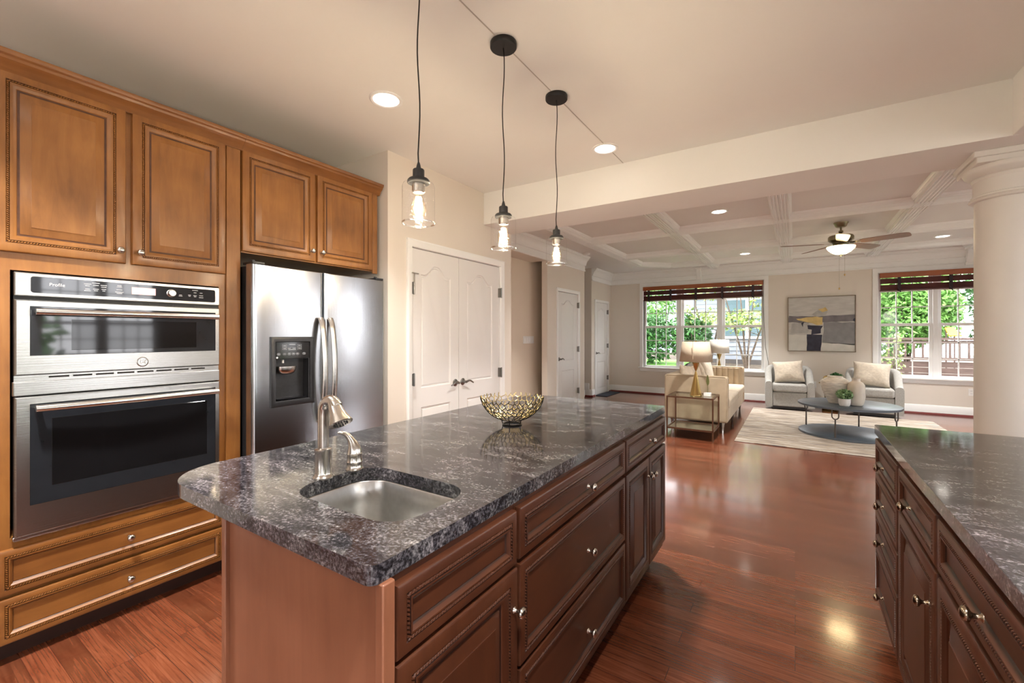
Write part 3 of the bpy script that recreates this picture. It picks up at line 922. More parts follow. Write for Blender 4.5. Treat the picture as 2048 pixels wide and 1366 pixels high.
def oven_door(z0, z1, g0, g1, w0, w1, hz, name):
    x0, x1 = OX0, OX1
    t = .034
    gx0, gx1 = x0 + .042, x1 - .022
    b = MB()
    b.rings([(x0, x1, z0, z1, 0), (x0, x1, z0, z1, -t + .006), (x0 + .005, x1 - .005, z0 + .005, z1 - .005, -t), (gx0, gx1, g0, g1, -t), (gx0, gx1, g0, g1, -t + .004)], cap=False)
    dd = b.build(name, M['steel'], ov)
    g = MB().rings([(gx0, gx1, g0, g1, -t + .0035), (gx0 + .001, gx1 - .001, g0 + .001, g1 - .001, -t + .0005)])
    go = g.build('door_glass', M['blackglass'], dd)
    w = MB().rings([(w0[0], w0[1], w1[0], w1[1], -t + .0004), (w0[0] + .001, w0[1] - .001, w1[0] + .001, w1[1] - .001, -t - .0004)])
    w.build('inner_window', M['ovenwin'], dd)
    hx0, hx1 = x0 + .052, x1 - .028
    h = MB()
    K = 12
    pts = [(hx0 + (hx1 - hx0) * k / K, -t - .045 - .012 * math.sin(PI * k / K), hz) for k in range(K + 1)]
    h.tube(pts, .0145, 14)
    for x in (hx0 + .012, hx1 - .012):
        h.tube([(x, -t, hz), (x, -t - .045, hz)], .011, 10)
    h.build('handle', M['steel_r'], dd)
    return dd
ud = oven_door(1.172, 1.484, 1.252, 1.458, (.560, 1.035), (1.272, 1.405), 1.434, 'microwave_door')
ld = oven_door(.512, 1.082, .632, 1.052, (.500, 1.085), (.700, .985), 1.035, 'oven_door')
# badge
bd = MB().lathe([(0, 0), (.0235, 0), (.0235, .002), (.021, .003), (.0205, .002), (.016, .002), (0, .002)], 36, (.808, -.034, 1.208), '-y', cap=False).build('round_badge', M['steel_r'], ud)
text('badge_letters', 'GE', .0225, (.808, -.0363, 1.208), (R(90), 0, 0), M['dnickel'], ud, extrude=.0006, shear=.3)
tor = MB()
for rr in (.0195,):
    tor.tube([(.808 + rr * math.cos(a * PI / 16), -.0364, 1.208 + rr * math.sin(a * PI / 16)) for a in range(33)], .0009, 6)
for a in range(4):
    q = a * PI / 2 + .4
    tor.tube([(.808 + (.013 + .003 * math.sin(u * PI / 4)) * math.cos(q + u * .12), -.0364, 1.208 + (.013 + .003 * math.sin(u * PI / 4)) * math.sin(q + u * .12)) for u in range(8)], .0007, 5)
tor.build('badge_ring', M['dnickel'], ud)
# mid vent and band between the doors
mv = MB().box(OX0, OX1, -.016, 0, 1.142, 1.170)
mv.build('middle_vent', M['steel'], ov)
mm = MB()
for k in range(8):
    x = OX0 + .10 + k * .075
    mm.box(x, x + .062, -.0185, -.014, 1.156, 1.163)
mm.build('vent_slots', M['dark_in'], ov)
plate(OX0 - .004, OX1, 1.088, 1.145, 0, .031).build('middle_band', M['steel'], ov)

# ------------------------------------------------------------------ refrigerator (door fronts x = -2.565)
rf_ = thing('refrigerator', 'stainless side-by-side refrigerator with a black water dispenser', 'refrigerator', (-2.565, 0, 0), R(90))
RX0, RXM, RX1 = 1.275, 1.722, 2.222
MB().box(RX0 + .004, RX1 - .004, .075, .74, .03, 1.735).build('body', M['blackpl'], rf_, bevel=.006)
b = MB().box(RX0 + .01, RX1 - .01, .05, .09, .02, .085)
b.build('kick_grille', M['blackpl'], rf_)
def fdoor(x0, x1, hole=None):
    z0, z1 = .09, 1.742
    b = MB(); L = []
    r = .026
    L.append((x0, x1, z0, z1, .07))
    for k in range(0, 7):
        a = k / 6 * PI / 2
        i = r * (1 - math.cos(a)); iz = .007 * (1 - math.cos(a))
        L.append((x0 + i * .9, x1 - i * .9, z0 + iz, z1 - iz, r * .95 * (1 - math.sin(a))))
    if hole:
        hx0, hx1, hz0, hz1 = hole
        L.append((hx0, hx1, hz0, hz1, 0))
        L.append((hx0, hx1, hz0, hz1, .055))
    b.rings(L, cap=True, back=True)
    return b
HX = (1.405, 1.612, .945, 1.192)
fd = fdoor(RX0, RXM - .003, HX).build('freezer_door', M['steel_v'], rf_, angle=20)
rd = fdoor(RXM + .003, RX1).build('fridge_door', M['steel_v'], rf_, angle=20)
# dispenser surround
dp = MB()
dp.rings([(1.374, 1.645, .912, 1.326, .001), (1.374, 1.645, .912, 1.326, -.010), (1.380, 1.639, .918, 1.320, -.013), (1.400, 1.617, .940, 1.297, -.011), (1.402, 1.615, .943, 1.295, -.004),
          (1.405, 1.612, .945, 1.192, -.003), (1.408, 1.609, .948, 1.190, .052)], cap=True)
dpo = dp.build('dispenser', M['blackpl'], fd)
MB().rings([(1.402, 1.615, 1.194, 1.296, -.004), (1.404, 1.613, 1.196, 1.294, -.0075)]).build('dispenser_panel', M['blackgloss'], fd)
pd = MB()
pd.lathe([(.0, .0), (.024, .001), (.046, .012), (.056, .030), (.057, .048), (0, .048)], 28, (1.478, .008, 1.100), 'z', cap=False, sy=.45)
pd.build('dispenser_cradle', M['steel_r'], fd, angle=50)
MB().box(1.415, 1.600, .0, .05, .950, .957).build('drip_tray', M['blackgloss'], fd)
MB().lathe([(.006, 0), (.006, .02)], 12, (1.46, .02, 1.168)).build('water_nozzle', M['plastic'], fd)
lg = MB()
for row, z in enumerate((1.273, 1.256)):
    for x in (1.455, 1.548):
        for q in range(4):
            pass
        lg.box(x - .013, x + .013, -.0082, -.0074, z - .0075, z - .0070).box(x - .013, x + .013, -.0082, -.0074, z + .0070, z + .0075)
        lg.box(x - .013, x - .0125, -.0082, -.0074, z - .0075, z + .0075).box(x + .0125, x + .013, -.0082, -.0074, z - .0075, z + .0075)
        lg.box(x - .008, x + .008, -.0082, -.0074, z - .001, z + .001)
lg.box(1.482, 1.522, -.0082, -.0074, 1.279, 1.281).box(1.476, 1.492, -.0082, -.0074, 1.256, 1.258).box(1.504, 1.524, -.0082, -.0074, 1.256, 1.258).box(1.478, 1.525, -.0082, -.0074, 1.247, 1.249)
for x in (1.420, 1.456, 1.483, 1.510, 1.537, 1.578):
    K = 12
    lg.tube([(x + .0105 * math.cos(2 * PI * k / K), -.0078, 1.223 + .0065 * math.sin(2 * PI * k / K)) for k in range(K + 1)], .0005, 4)
    lg.box(x - .005, x + .005, -.0082, -.0074, 1.222, 1.2245)
lg.lathe([(0, 0), (.006, 0), (.006, .0006), (0, .0006)], 16, (1.410, -.0076, 1.203), '-y', cap=False)
lg.build('printed_legends', M['legend'], fd)
# bowed handles
for par, x, sg in ((fd, 1.688, 1), (rd, 1.757, -1)):
    h = MB(); K = 20
    pts = []
    for k in range(K + 1):
        t = k / K
        pts.append((x, -.012 - .050 * math.sin(PI * t) ** .55, 1.445 - .665 * t))
    h.tube(pts, .0190, 14, flat=.6)
    h.build('door_handle', M['steel_r'], par)
for par, x in ((fd, RX0 + .04), (rd, RX1 - .04)):
    MB().box(x - .035, x + .035, .01, .12, 1.742, 1.756).lathe([(.011, 0), (.011, .014)], 12, (x - .02, .035, 1.752)).build('hinge_cover', M['blackpl'], par, bevel=.003)

# ------------------------------------------------------------------ island (face x = -0.675, local x = world y)
IF = -.656
def base_unit(name, label, a, c, fx, rz, mat, mat_h, fronts, toe=True, depth=.58, group=None, kmat=None, extra=None):
    """fronts: (kind, x0, x1, z0, z1, [knobs])  local x = along face"""
    t = thing(name, label, 'cabinet', (fx, 0, 0), rz, group)
    s0, s1 = min(a, c), max(a, c)
    if extra:
        MB().box(s0, s1, 0.0, depth, .10, .64).box(s0, s1, 0.0, .02, .64, .876).box(s0, s1, depth - .02, depth, .64, .876).box(s0, s0 + .018, .02, depth - .02, .64, .876).box(s1 - .018, s1, .02, depth - .02, .64, .876).build('carcass', mat, t)
    else:
        MB().box(s0, s1, 0.0, depth, .10, .876).build('carcass', mat, t)
    MB().box(s0 + .0, s1 - .0, .075, depth - .02, 0, .10).build('toe_kick', M['toe'], t)
    for (kind, x0, x1, z0, z1, ks) in fronts:
        dd = front(x0, x1, z0, z1, style=kind).build('cabinet_door' if kind == 'door' else 'drawer_front', mat if kind == 'door' else mat_h, t, mat2=M['glaze2'])
        for (kx, kz) in ks: knob(dd, kx, kz, mat=kmat)
    return t
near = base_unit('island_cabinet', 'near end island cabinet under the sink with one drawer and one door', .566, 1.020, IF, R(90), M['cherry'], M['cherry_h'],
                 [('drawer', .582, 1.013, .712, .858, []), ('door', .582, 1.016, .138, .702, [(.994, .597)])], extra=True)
# end panel and posts, same wood with the light put into its colour
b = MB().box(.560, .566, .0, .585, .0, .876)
b.build('end_panel', M['cherry_lit'], near)
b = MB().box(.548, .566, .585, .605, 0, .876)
b.build('corner_post', M['cherry_lit'], near, bevel=.003)
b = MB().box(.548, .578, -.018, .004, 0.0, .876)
b.build('corner_post', M['cherry_lit'], near, bevel=.003)
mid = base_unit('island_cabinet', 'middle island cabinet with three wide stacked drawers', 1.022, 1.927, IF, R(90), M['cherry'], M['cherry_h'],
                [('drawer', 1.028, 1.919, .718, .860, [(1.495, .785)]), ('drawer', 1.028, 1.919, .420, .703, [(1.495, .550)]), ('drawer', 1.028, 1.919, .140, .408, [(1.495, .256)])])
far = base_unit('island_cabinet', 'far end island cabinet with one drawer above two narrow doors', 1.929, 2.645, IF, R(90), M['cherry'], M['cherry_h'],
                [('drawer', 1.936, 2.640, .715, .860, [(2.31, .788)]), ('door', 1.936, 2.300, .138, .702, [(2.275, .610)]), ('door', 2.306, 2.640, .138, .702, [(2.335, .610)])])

ct = MB()
SK = (-1.165, -.742, .668, .952)
hole = rrect(*SK, .085, 10)
outl = rrect(-1.62, -.648, .530, 2.690, [.17, .022, .022, .17], 12)
def slab(outline, z0, z1, holes=()):
    b = MB(); c = .005
    b.poly(outline, z0, z1, holes)
    return b
ct = slab(outl, .876, .914, [hole])
io = ct.build('island_countertop', M['granite'], bevel=.0045, merge=True)
tag(io, 'long polished grey granite slab on the island with a sink cutout', 'countertop')

# sink
sk = thing('bar_sink', 'small undermount stainless sink in the near end of the island', 'sink', (0, 0, 0))
b = MB()
NR = 10
def ringpts(ins, z, rr):
    return [(x, y, z) for x, y in rrect(SK[0] + ins, SK[1] - ins, SK[2] + ins, SK[3] - ins, rr, NR)]
lay = [(-.018, .8755, .09), (-.004, .8755, .085), (.000, .870, .083), (.004, .80, .08), (.008, .735, .078), (.022, .705, .07), (.05, .694, .055), (.10, .690, .03)]
vs = []; fs = []
m_ = None
for ins, z, rr in lay:
    p = ringpts(ins, z, rr); m_ = len(p); vs += p
for i in range(len(lay) - 1):
    for k in range(m_):
        a = i * m_ + k; c = i * m_ + (k + 1) % m_
        fs.append((a, a + m_, c + m_, c))
fs.append(tuple((len(lay) - 1) * m_ + k for k in range(m_)))
b.add(vs, fs)
b.build('basin', M['sink'], sk, fixn=False, angle=60)
cxs, cys = (SK[0] + SK[1]) / 2, (SK[2] + SK[3]) / 2
MB().lathe([(0, .690), (.030, .690), (.042, .693), (.044, .6915)], 28, (cxs, cys, .001), cap=False).build('drain', M['steel_r'], sk, fixn=False)

# faucet
fa = thing('faucet', 'brushed nickel gooseneck faucet with a bell-shaped spray head at the sink', 'faucet', (-1.182, .790, .914))
MB().lathe([(0, 0), (.031, 0), (.031, .004), (.026, .010), (.0245, .016), (.0235, .075), (.0245, .078), (.0245, .086), (.018, .089), (0, .089)], 28, cap=False).build('base_collar', M['nickel'], fa)
b = MB()
pts = [(0, 0, .086), (0, 0, .12), (0, 0, .155), (0, 0, .185)]
for k in range(1, 13):
    a = PI - k / 12 * PI * .80
    pts.append((.036 + .036 * math.cos(a), 0, .197 + .036 * math.sin(a)))
b.tube(pts, .0158, 18)
b.build('spout_tube', M['nickel'], fa)
# bell spray head: axis follows end of arc
e0 = Vector(pts[-3]); e1 = Vector(pts[-1]); ax = (e1 - e0).normalized()
ax = Vector((.50, 0, -.86)).normalized()
hp = MB()
prof = [(0, -.004), (.0165, 0), (.018, .014), (.021, .032), (.027, .052), (.0335, .066), (.0350, .071), (.033, .074), (.022, .0735), (0, .0735)]
hp.lathe(prof, 28, cap=False)
q = Vector((0, 0, 1)).rotation_difference(ax).to_matrix()
org = Vector(pts[-4])
hp.v = [tuple(q @ Vector(p) + org) for p in hp.v]
hp.build('spray_head', M['nickel'], fa)
nz = MB()
for k in range(14):
    a = 2 * PI * k / 14
    c = q @ Vector((.018 * math.cos(a), .018 * math.sin(a), .0745)) + org
    nz.obox(c, (.0018, 0, 0), (0, .0018, 0), tuple(ax * .0015))
nz.build('spray_nozzles', M['blackpl'], fa)
hd = MB().lathe([(0, 0), (.027, 0), (.027, .003), (.024, .007), (.0235, .022), (.0245, .025), (.0235, .028), (.0225, .046), (.0235, .050), (.021, .056), (0, .058)], 26, cap=False).build('valve_body', M['nickel'], fa, loc=(.010, .103, 0))
b = MB()
pts = [(0, 0, .052), (0, 0, .062), (-.002, -.001, .073), (-.006, -.004, .084), (-.011, -.007, .095), (-.018, -.011, .105), (-.027, -.017, .112), (-.036, -.023, .115), (-.044, -.028, .114)]
rs = [.0228, .0215, .0180, .0140, .0110, .0090, .0072, .0058, .0040]
b.tube(pts, rs, 16)
b.build('lever', M['nickel'], hd)

# ------------------------------------------------------------------ wire bowl
bw = thing('decorative_bowl', 'openwork bowl of gold and black branching wire on the island', 'bowl', (-1.122, 1.735, .914))
random.seed(11)
def bowl_pt(u, v, off=0.0):
    """u around 0..1, v 0 bottom .. 1 rim"""
    ang = 2 * PI * u
    a = .30 + v * 1.08
    r = .152 * math.sin(min(a, 1.5)) ** .92 + off
    z = .020 + .118 * (1 - math.cos(a * .97)) * 1.25
    return Vector((r * math.cos(ang), r * math.sin(ang), z))
gi = MB(); go = MB()
ROWS = 12
rowsv = []
for j in range(ROWS * 2 + 1):
    v = (j / (ROWS * 2)) ** .85
    rr = math.sin(.30 + v * 1.08)
    rowsv.append(v)
NU = 34
jit = {}
def node(i, j):
    i %= NU
    if (i, j) not in jit:
        jit[(i, j)] = (random.uniform(-.30, .30), random.uniform(-.22, .22))
    a, c = jit[(i, j)]
    v = (j + c) / (ROWS + 1) if j > 0 else 0.0
    v = max(0, min(1.02, v))
    return ((i + a + (.5 if (j // 2) % 2 else 0)) / NU, v)
edges = set()
for j in range(0, ROWS + 2):
    for i in range(NU):
        # honeycomb : vertical links on alternate rows, zigzags on the others
        if j % 2 == 0 and j < ROWS + 1:
            edges.add(((i, j), (i, j + 1)))
        if j % 2 == 1 and j < ROWS + 1:
            edges.add(((i, j), (i, j + 1)))
            if (j // 2) % 2 == 0: edges.add(((i, j), (i - 1, j + 1)))
            else: edges.add(((i, j), (i + 1, j + 1)))
for (p, q_) in edges:
    u0, v0 = node(*p); u1, v1 = node(*q_)
    if u1 - u0 > .5: u1 -= 1
    if u0 - u1 > .5: u1 += 1
    K = 3
    for bb, off, rad in ((gi, -.0013, .0017), (go, .0010, .0018)):
        bb.tube([bowl_pt(u0 + (u1 - u0) * k / K, v0 + (v1 - v0) * k / K, off) for k in range(K + 1)], rad, 5)
gi.build('inner_wires', M['goldin'], bw)
go.build('outer_wires', M['blackwire'], bw)
ft = MB()
ft.tube([(.043 * math.cos(2 * PI * k / 24), .043 * math.sin(2 * PI * k / 24), .004) for k in range(25)], .004, 6)
for k in range(5):
    a = 2 * PI * k / 5
    ft.tube([(.043 * math.cos(a), .043 * math.sin(a), .004), (.050 * math.cos(a), .050 * math.sin(a), .028)], .0028, 6)
ft.build('foot_ring', M['blackwire'], bw)

# ------------------------------------------------------------------ peninsula (face x = .335 looking -x); local x = -world y
PF = .333
def P_(y): return -y
def pf(kind, y0, y1, z0, z1, ks): return (kind, -y1, -y0, z0, z1, [(-a, c) for a, c in ks])
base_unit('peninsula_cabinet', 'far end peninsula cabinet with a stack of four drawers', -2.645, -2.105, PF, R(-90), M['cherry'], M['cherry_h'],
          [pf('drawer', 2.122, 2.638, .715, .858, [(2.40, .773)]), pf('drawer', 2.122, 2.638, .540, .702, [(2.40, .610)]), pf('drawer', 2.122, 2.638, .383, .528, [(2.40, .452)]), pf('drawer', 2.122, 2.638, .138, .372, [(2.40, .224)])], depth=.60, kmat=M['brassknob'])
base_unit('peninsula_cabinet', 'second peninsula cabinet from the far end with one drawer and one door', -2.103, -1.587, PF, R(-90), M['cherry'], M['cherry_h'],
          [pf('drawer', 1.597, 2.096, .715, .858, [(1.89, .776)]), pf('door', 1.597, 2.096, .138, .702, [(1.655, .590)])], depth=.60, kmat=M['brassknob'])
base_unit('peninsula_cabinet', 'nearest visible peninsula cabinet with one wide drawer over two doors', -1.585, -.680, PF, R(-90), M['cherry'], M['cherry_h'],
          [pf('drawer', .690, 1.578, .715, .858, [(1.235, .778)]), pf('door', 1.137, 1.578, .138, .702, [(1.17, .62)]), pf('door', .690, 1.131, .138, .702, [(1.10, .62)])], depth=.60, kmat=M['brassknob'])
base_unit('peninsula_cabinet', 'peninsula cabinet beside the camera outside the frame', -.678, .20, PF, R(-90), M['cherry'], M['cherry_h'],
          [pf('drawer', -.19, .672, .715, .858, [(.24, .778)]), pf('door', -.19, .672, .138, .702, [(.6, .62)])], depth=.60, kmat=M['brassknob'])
po = slab(rrect(.314, 1.02, -.22, 2.672, .015, 4), .876, .914).build('peninsula_countertop', M['granite'], bevel=.0045, merge=True)
tag(po, 'dark polished granite slab on the right peninsula beside the column', 'countertop')

# ------------------------------------------------------------------ pendant lights
def pendant():
    t = thing('pendant_light', '', 'pendant light', (-1.178, 1.18, KZ))
    D = KZ
    MB().lathe([(0, 0), (.063, 0), (.0645, -.004), (.0645, -.022), (.062, -.026), (0, -.026)], 36, cap=False).build('canopy', M['blackmetal'], t)
    b = MB()
    pts = [(0.004 * math.sin(k * .7), .003 * math.cos(k * .5), -.026 - (.026 * 0 + .748) * k / 16) for k in range(17)]
    pts[0] = (0, 0, -.026); pts[-1] = (0, 0, -.775)
    b.tube(pts, .0026, 8)
    b.build('cord', M['blackwire'], t)
    MB().lathe([(0, -.762), (.004, -.762), (.007, -.772), (.010, -.786), (.0195, -.788), (.0215, -.791), (.0215, -.818), (.024, -.821), (.036, -.824), (.041, -.830), (.042, -.838), (.040, -.841), (0, -.841)], 30, cap=False).build('socket_cap', M['cap'], t)
    MB().lathe([(0, -.841), (.024, -.841), (.024, -.872), (.021, -.876), (.0, -.876)], 24, cap=False).build('socket', M['steel_r'], t)
    g = MB().lathe([(.030, -.8385), (.048, -.839), (.056, -.843), (.060, -.852), (.0605, -.985), (.0605, -.990)], 48, cap=False)
    g.build('glass_shade', M['pglass'], t, angle=60)
    rim = MB().lathe([(.0610, -.985), (.0615, -.988), (.0610, -.9915), (.0575, -.9915), (.0570, -.988), (.0575, -.985)], 48, cap=False)
    rim.build('shade_rim', glass('rim_glass', (.95, .93, .9), gl=.35, rough=.1), t)
    bo = MB().lathe([(0, -.874), (.012, -.876), (.013, -.886), (.018, -.900), (.027, -.922), (.0295, -.938), (.027, -.955), (.017, -.970), (0, -.976)], 24, cap=False).build('bulb', M['bulbglass'], t, angle=60)
    fi = MB()
    for k in range(6):
        a = 2 * PI * k / 6
        fi.tube([(.006 * math.cos(a), .006 * math.sin(a), -.892), (.0115 * math.cos(a + .3), .0115 * math.sin(a + .3), -.925), (.0085 * math.cos(a), .0085 * math.sin(a), -.955)], .0046, 7)
    fi.build('filament', M['bulb'], bo)
    return t
pl = pendant()
pl['label'] = 'nearest of the three glass pendant lights, the largest in view'
pl['group'] = 'glass jar pendants over the island'
dup(pl, (-1.178, 1.745, KZ), label='middle glass pendant light of the row over the island')
dup(pl, (-1.178, 2.302, KZ), label='farthest glass pendant light of the row over the island')

# ------------------------------------------------------------------ recessed lights
cans = [(-2.05, 1.785, KZ, 'recessed light in the kitchen ceiling above the fridge side'), (-1.203, 3.152, KZ, 'recessed light at the end of the ceiling seam near the drop beam'),
        (-.739, 5.56, LZ, 'recessed light in the nearest living room coffer'), (-.740, 8.70, LZ, 'recessed light in the coffer in front of the left window'),
        (1.795, 8.71, LZ, 'recessed light in the coffer right of the ceiling fan'), (-2.05, 0.2, KZ, 'added recessed light outside the frame over the ovens'),  # unseen cans from here on are added to brighten the rooms
        (.15, .35, KZ, 'added recessed light outside the frame above the camera'), (-.9, -1.6, KZ, 'added recessed light outside the frame behind the camera'),
        (1.795, 5.2, LZ, 'added recessed light outside the frame behind the column'), (2.6, 1.4, KZ, 'added recessed light outside the frame in the breakfast area'),
        (-2.35, 4.85, LZ, 'added recessed light hidden behind the drop beam near the hall')]
first = None
for (x, y, z, lab) in cans:
    if first is None:
        t = thing('recessed_light', lab, 'recessed light', (x, y, z), group='recessed ceiling lights')
        MB().lathe([(.098, 0), (.098, -.004), (.088, -.008), (.076, -.005), (.074, -.0005)], 40, cap=False).build('trim_ring', M['trim'], t)
        MB().lathe([(0, -.0022), (.0735, -.0022), (.0735, -.001), (0, -.001)], 40, cap=False).build('lens', M['canlens'], t)
        first = t
    else:
        t = dup(first, (x, y, z), label=lab)
    ld_ = bpy.data.lights.new('can_glow', 'AREA')
    ld_.shape = 'DISK'; ld_.size = .14; ld_.energy = CAN_W * (1.0 if z == KZ else .8); ld_.color = (1.0, .97, .92); ld_.spread = R(84)
    lo_ = bpy.data.objects.new('can_glow', ld_); COL.objects.link(lo_)
    lo_.parent = t; lo_.location = (0, 0, -.012)

sd = MB().lathe([(0, 0), (.065, 0), (.065, -.012), (.058, -.024), (.045, -.030), (0, -.030)], 32, (-3.07, 7.15, LZ), cap=False).build('smoke_detector', M['plastic'])
tag(sd, 'round white smoke detector on the ceiling left of the coffer beams', 'smoke detector')

# ------------------------------------------------------------------ unseen globe lamps added behind and beside the camera for brightness
gl_m = emis('fill_globe_glow', (1.0, 0.94, 0.85), 13.0)
def globe(loc, label, drop):
    t = thing('fill_globe', label, 'globe light', loc)
    MB().lathe([(0, 0), (.07, 0), (.07, -.02), (.008, -.03), (.008, -drop), (.03, -drop - .01), (0, -drop - .015)], 24, cap=False).build('stem', M['dnickel'], t)
    prof = [(.16 * math.sin(PI * k / 16), -drop - .16 + .16 * math.cos(PI * k / 16)) for k in range(17)]
    MB().lathe(prof, 32, cap=False).build('opal_shade', gl_m, t, angle=60)
    return t
globe((-1.35, -.60, KZ), 'added opal globe outside the frame brightening the kitchen from behind the camera', .45)
globe((2.7, .6, KZ), 'added opal globe outside the frame brightening the room from the right', .60)

# ------------------------------------------------------------------ ceiling fan
fan = thing('ceiling_fan', 'five-blade brown ceiling fan with a glowing glass bowl', 'ceiling fan', (.49, 6.95, LZ))
MB().lathe([(0, 0), (.078, 0), (.078, -.008), (.070, -.02), (.058, -.052), (.048, -.060), (0, -.060)], 32, cap=False).build('canopy', M['fanmetal'], fan)
MB().lathe([(.011, -.058), (.011, -.10), (.024, -.105), (.026, -.125), (.014, -.135), (.014, -.16)], 16, cap=False).build('downrod', M['fanmetal'], fan)
MB().lathe([(0, -.155), (.06, -.158), (.125, -.170), (.135, -.185), (.135, -.225), (.120, -.240), (.09, -.252), (0, -.252)], 40, cap=False).build('motor_housing', M['fanmetal'], fan)
MB().lathe([(.09, -.252), (.075, -.285), (.10, -.295), (.148, -.300), (.148, -.308), (0, -.308)], 40, cap=False).build('light_fitter', M['fanmetal'], fan)
MB().lathe([(.146, -.302), (.150, -.312), (.140, -.335), (.105, -.372), (.060, -.398), (.0, -.406)], 40, cap=False).build('glass_bowl', M['fanbowl'], fan, angle=60)
MB().lathe([(0, -.402), (.018, -.404), (.020, -.412), (.008, -.422), (.010, -.430), (0, -.440)], 16, cap=False).build('finial', M['fanmetal'], fan)
for k in range(5):
    a = R(-20 + 72 * k)
    b = MB()
    outlb = []
    for (rx, w) in ((.20, .045), (.24, .058), (.40, .066), (.58, .070), (.64, .066), (.665, .050), (.672, .025)):
        outlb.append((rx, w))
    pts = [(x, -w) for x, w in outlb] + [(x, w) for x, w in outlb[::-1]]
    b.poly(pts, -.003, .003)
    tilt = Matrix.Rotation(R(-12), 3, 'X'); rot = Matrix.Rotation(a, 3, 'Z')
    b.v = [tuple(rot @ (tilt @ Vector(p)) + Vector((0, 0, -.268))) for p in b.v]
    bl = b.build('blade', M['blade'], fan)
    ir = MB().poly([(.09, -.02), (.17, -.03), (.25, -.035), (.25, .035), (.17, .03), (.09, .02)], -.007, -.004)
    ir.v = [tuple(rot @ (tilt @ Vector(p)) + Vector((0, 0, -.262))) for p in ir.v]
    ir.build('blade_iron', M['fanmetal'], bl)
for i, (dx, zl) in enumerate(((.035, -.66), (-.02, -.83))):
    b = MB().tube([(dx, -.05, -.30), (dx, -.05, zl)], .0008, 5)
    b.build('pull_chain', M['fanmetal'], fan)
    MB().lathe([(0, 0), (.004, -.002), (.009, -.012), (.007, -.024), (0, -.028)], 12, (dx, -.05, zl), cap=False).build('chain_knob', M['gold'], fan)

# ------------------------------------------------------------------ blinds
def blind(x0, x1, ztop, zbot, label, tapes):
    t = thing('window_blind', label, 'blind', (x0, 10.0, 0))
    W = x1 - x0
    MB().box(0, W, -.085, -.025, ztop - .085, ztop).build('valance', M['valance'], t, bevel=.004)
    b = MB()
    zt = ztop - .098
    hh = (zt - zbot) / 2 - .010
    for (z1_, z0_) in ((zt, zt - hh), (zbot + hh, zbot)):
        nsl = 9
        for k in range(nsl):
            z = z1_ - (z1_ - z0_) * (k + .5) / nsl
            b.obox((W / 2, -.045 + .005 * (k % 2), z), (W / 2 - .01, 0, 0), (0, .004, .0), (0, -.002, (z1_ - z0_) / nsl * .55))
    b.box(.005, W - .005, -.070, -.022, zbot - .022, zbot)
    b.build('slats', M['slat'], t)
    for f in tapes:
        x = f * W
        tp = MB().box(x - .022, x + .022, -.082, -.074, zbot - .03, ztop - .085)
        tp.tube([(x, -.078, zbot - .02), (x + .02, -.085, zbot - .05), (x - .02, -.085, zbot + .02)], .008, 6)
        tp.build('ladder_tape', M['tape'], t)
    return t
wb = blind(W1[0] + .01, W1[1] - .01, 2.41, 2.115, 'raised dark mahogany blind across the left window', (.055, .255, .475, .69, .925))
b = MB().tube([(2.36, -.05, 2.2), (2.375, -.045, 1.6), (2.40, -.05, 1.1), (2.45, -.06, .80), (2.455, -.06, .74)], .004, 6)
b.lathe([(0, 0), (.008, -.004), (.010, -.03), (0, -.04)], 8, (2.455, -.06, .74), cap=False)
b.build('lift_cord', M['iron'], wb)
blind(W2[0] + .01, W2[1] - .01, 2.41, 2.115, 'raised dark mahogany blind across the right window', (.115, .40, .64, .9))

# ------------------------------------------------------------------ wall plates
sw = thing('switch_plate', 'wide white multi-gang switch plate on the warm beige wall', 'light switch', (-3.57, 6.0, 1.255), R(90))
MB().box(-.165, .165, -.006, 0, -.058, .058).build('plate', M['plastic'], sw, bevel=.002)
for k in range(4):
    x = -.12 + k * .08
    MB().rings([(x - .017, x + .017, -.034, .034, -.006), (x - .015, x + .015, -.032, .032, -.010)]).build('rocker', M['trim'], sw)
def outlet(x, y, z, rz, label):
    t = thing('wall_outlet', label, 'outlet', (x, y, z), rz)
    MB().box(-.036, .036, -.006, 0, -.058, .058).build('plate', M['plastic'], t, bevel=.002)
    b = MB()
    for dz in (-.02, .02):
        b.box(-.008, -.005, -.0065, -.0055, dz - .004, dz + .006).box(.005, .008, -.0065, -.0055, dz - .004, dz + .006)
    b.build('slots', M['blackpl'], t)
outlet(.30, 10.0, .40, 0, 'white outlet plate on the far wall between the armchairs')
outlet(2.40, 10.0, .40, 0, 'white outlet plate under the right window near the column')
ds = MB().lathe([(0, 0), (.010, 0), (.008, .05), (.012, .055), (.012, .065), (0, .068)], 12, (-2.33, 9.984, .10), '-y', cap=False).build('door_stop', M['dnickel'])
tag(ds, 'tiny metal door stop on the far baseboard under the left window', 'door stop')

# ------------------------------------------------------------------ painting
pt = thing('abstract_painting', 'abstract grey, white, navy and gold painting between the two windows', 'painting', (-.105, 9.975, 1.032))
PW, PH = 1.012, 1.008
MB().box(0, PW, -.012, .020, 0, PH).build('canvas', plain('canvas_grey_white', (.52, .50, .47), .8, var=.12, scale=5, stretch=(1, 1, 4)), pt)
fr = MB().rings([(-.012, PW + .012, -.012, PH + .012, .022), (-.012, PW + .012, -.012, PH + .012, -.026), (-.002, PW + .002, -.002, PH + .002, -.026), (-.002, PW + .002, -.002, PH + .002, .0)], cap=False)
fr.build('frame', plain('thin_bronze_frame', (.20, .15, .10), .4, metal=.4), pt)
pm = {k: plain('paint_' + k, c, .8, var=v, scale=9) for k, c, v in (('mid_grey', (.25, .245, .25), .12), ('dark_grey', (.17, .155, .165), .2), ('navy', (.035, .035, .055), .35), ('gold', (.62, .46, .19), .2), ('cream', (.62, .60, .55), .06), ('pale_grey', (.42, .40, .38), .15))}
random.seed(5)
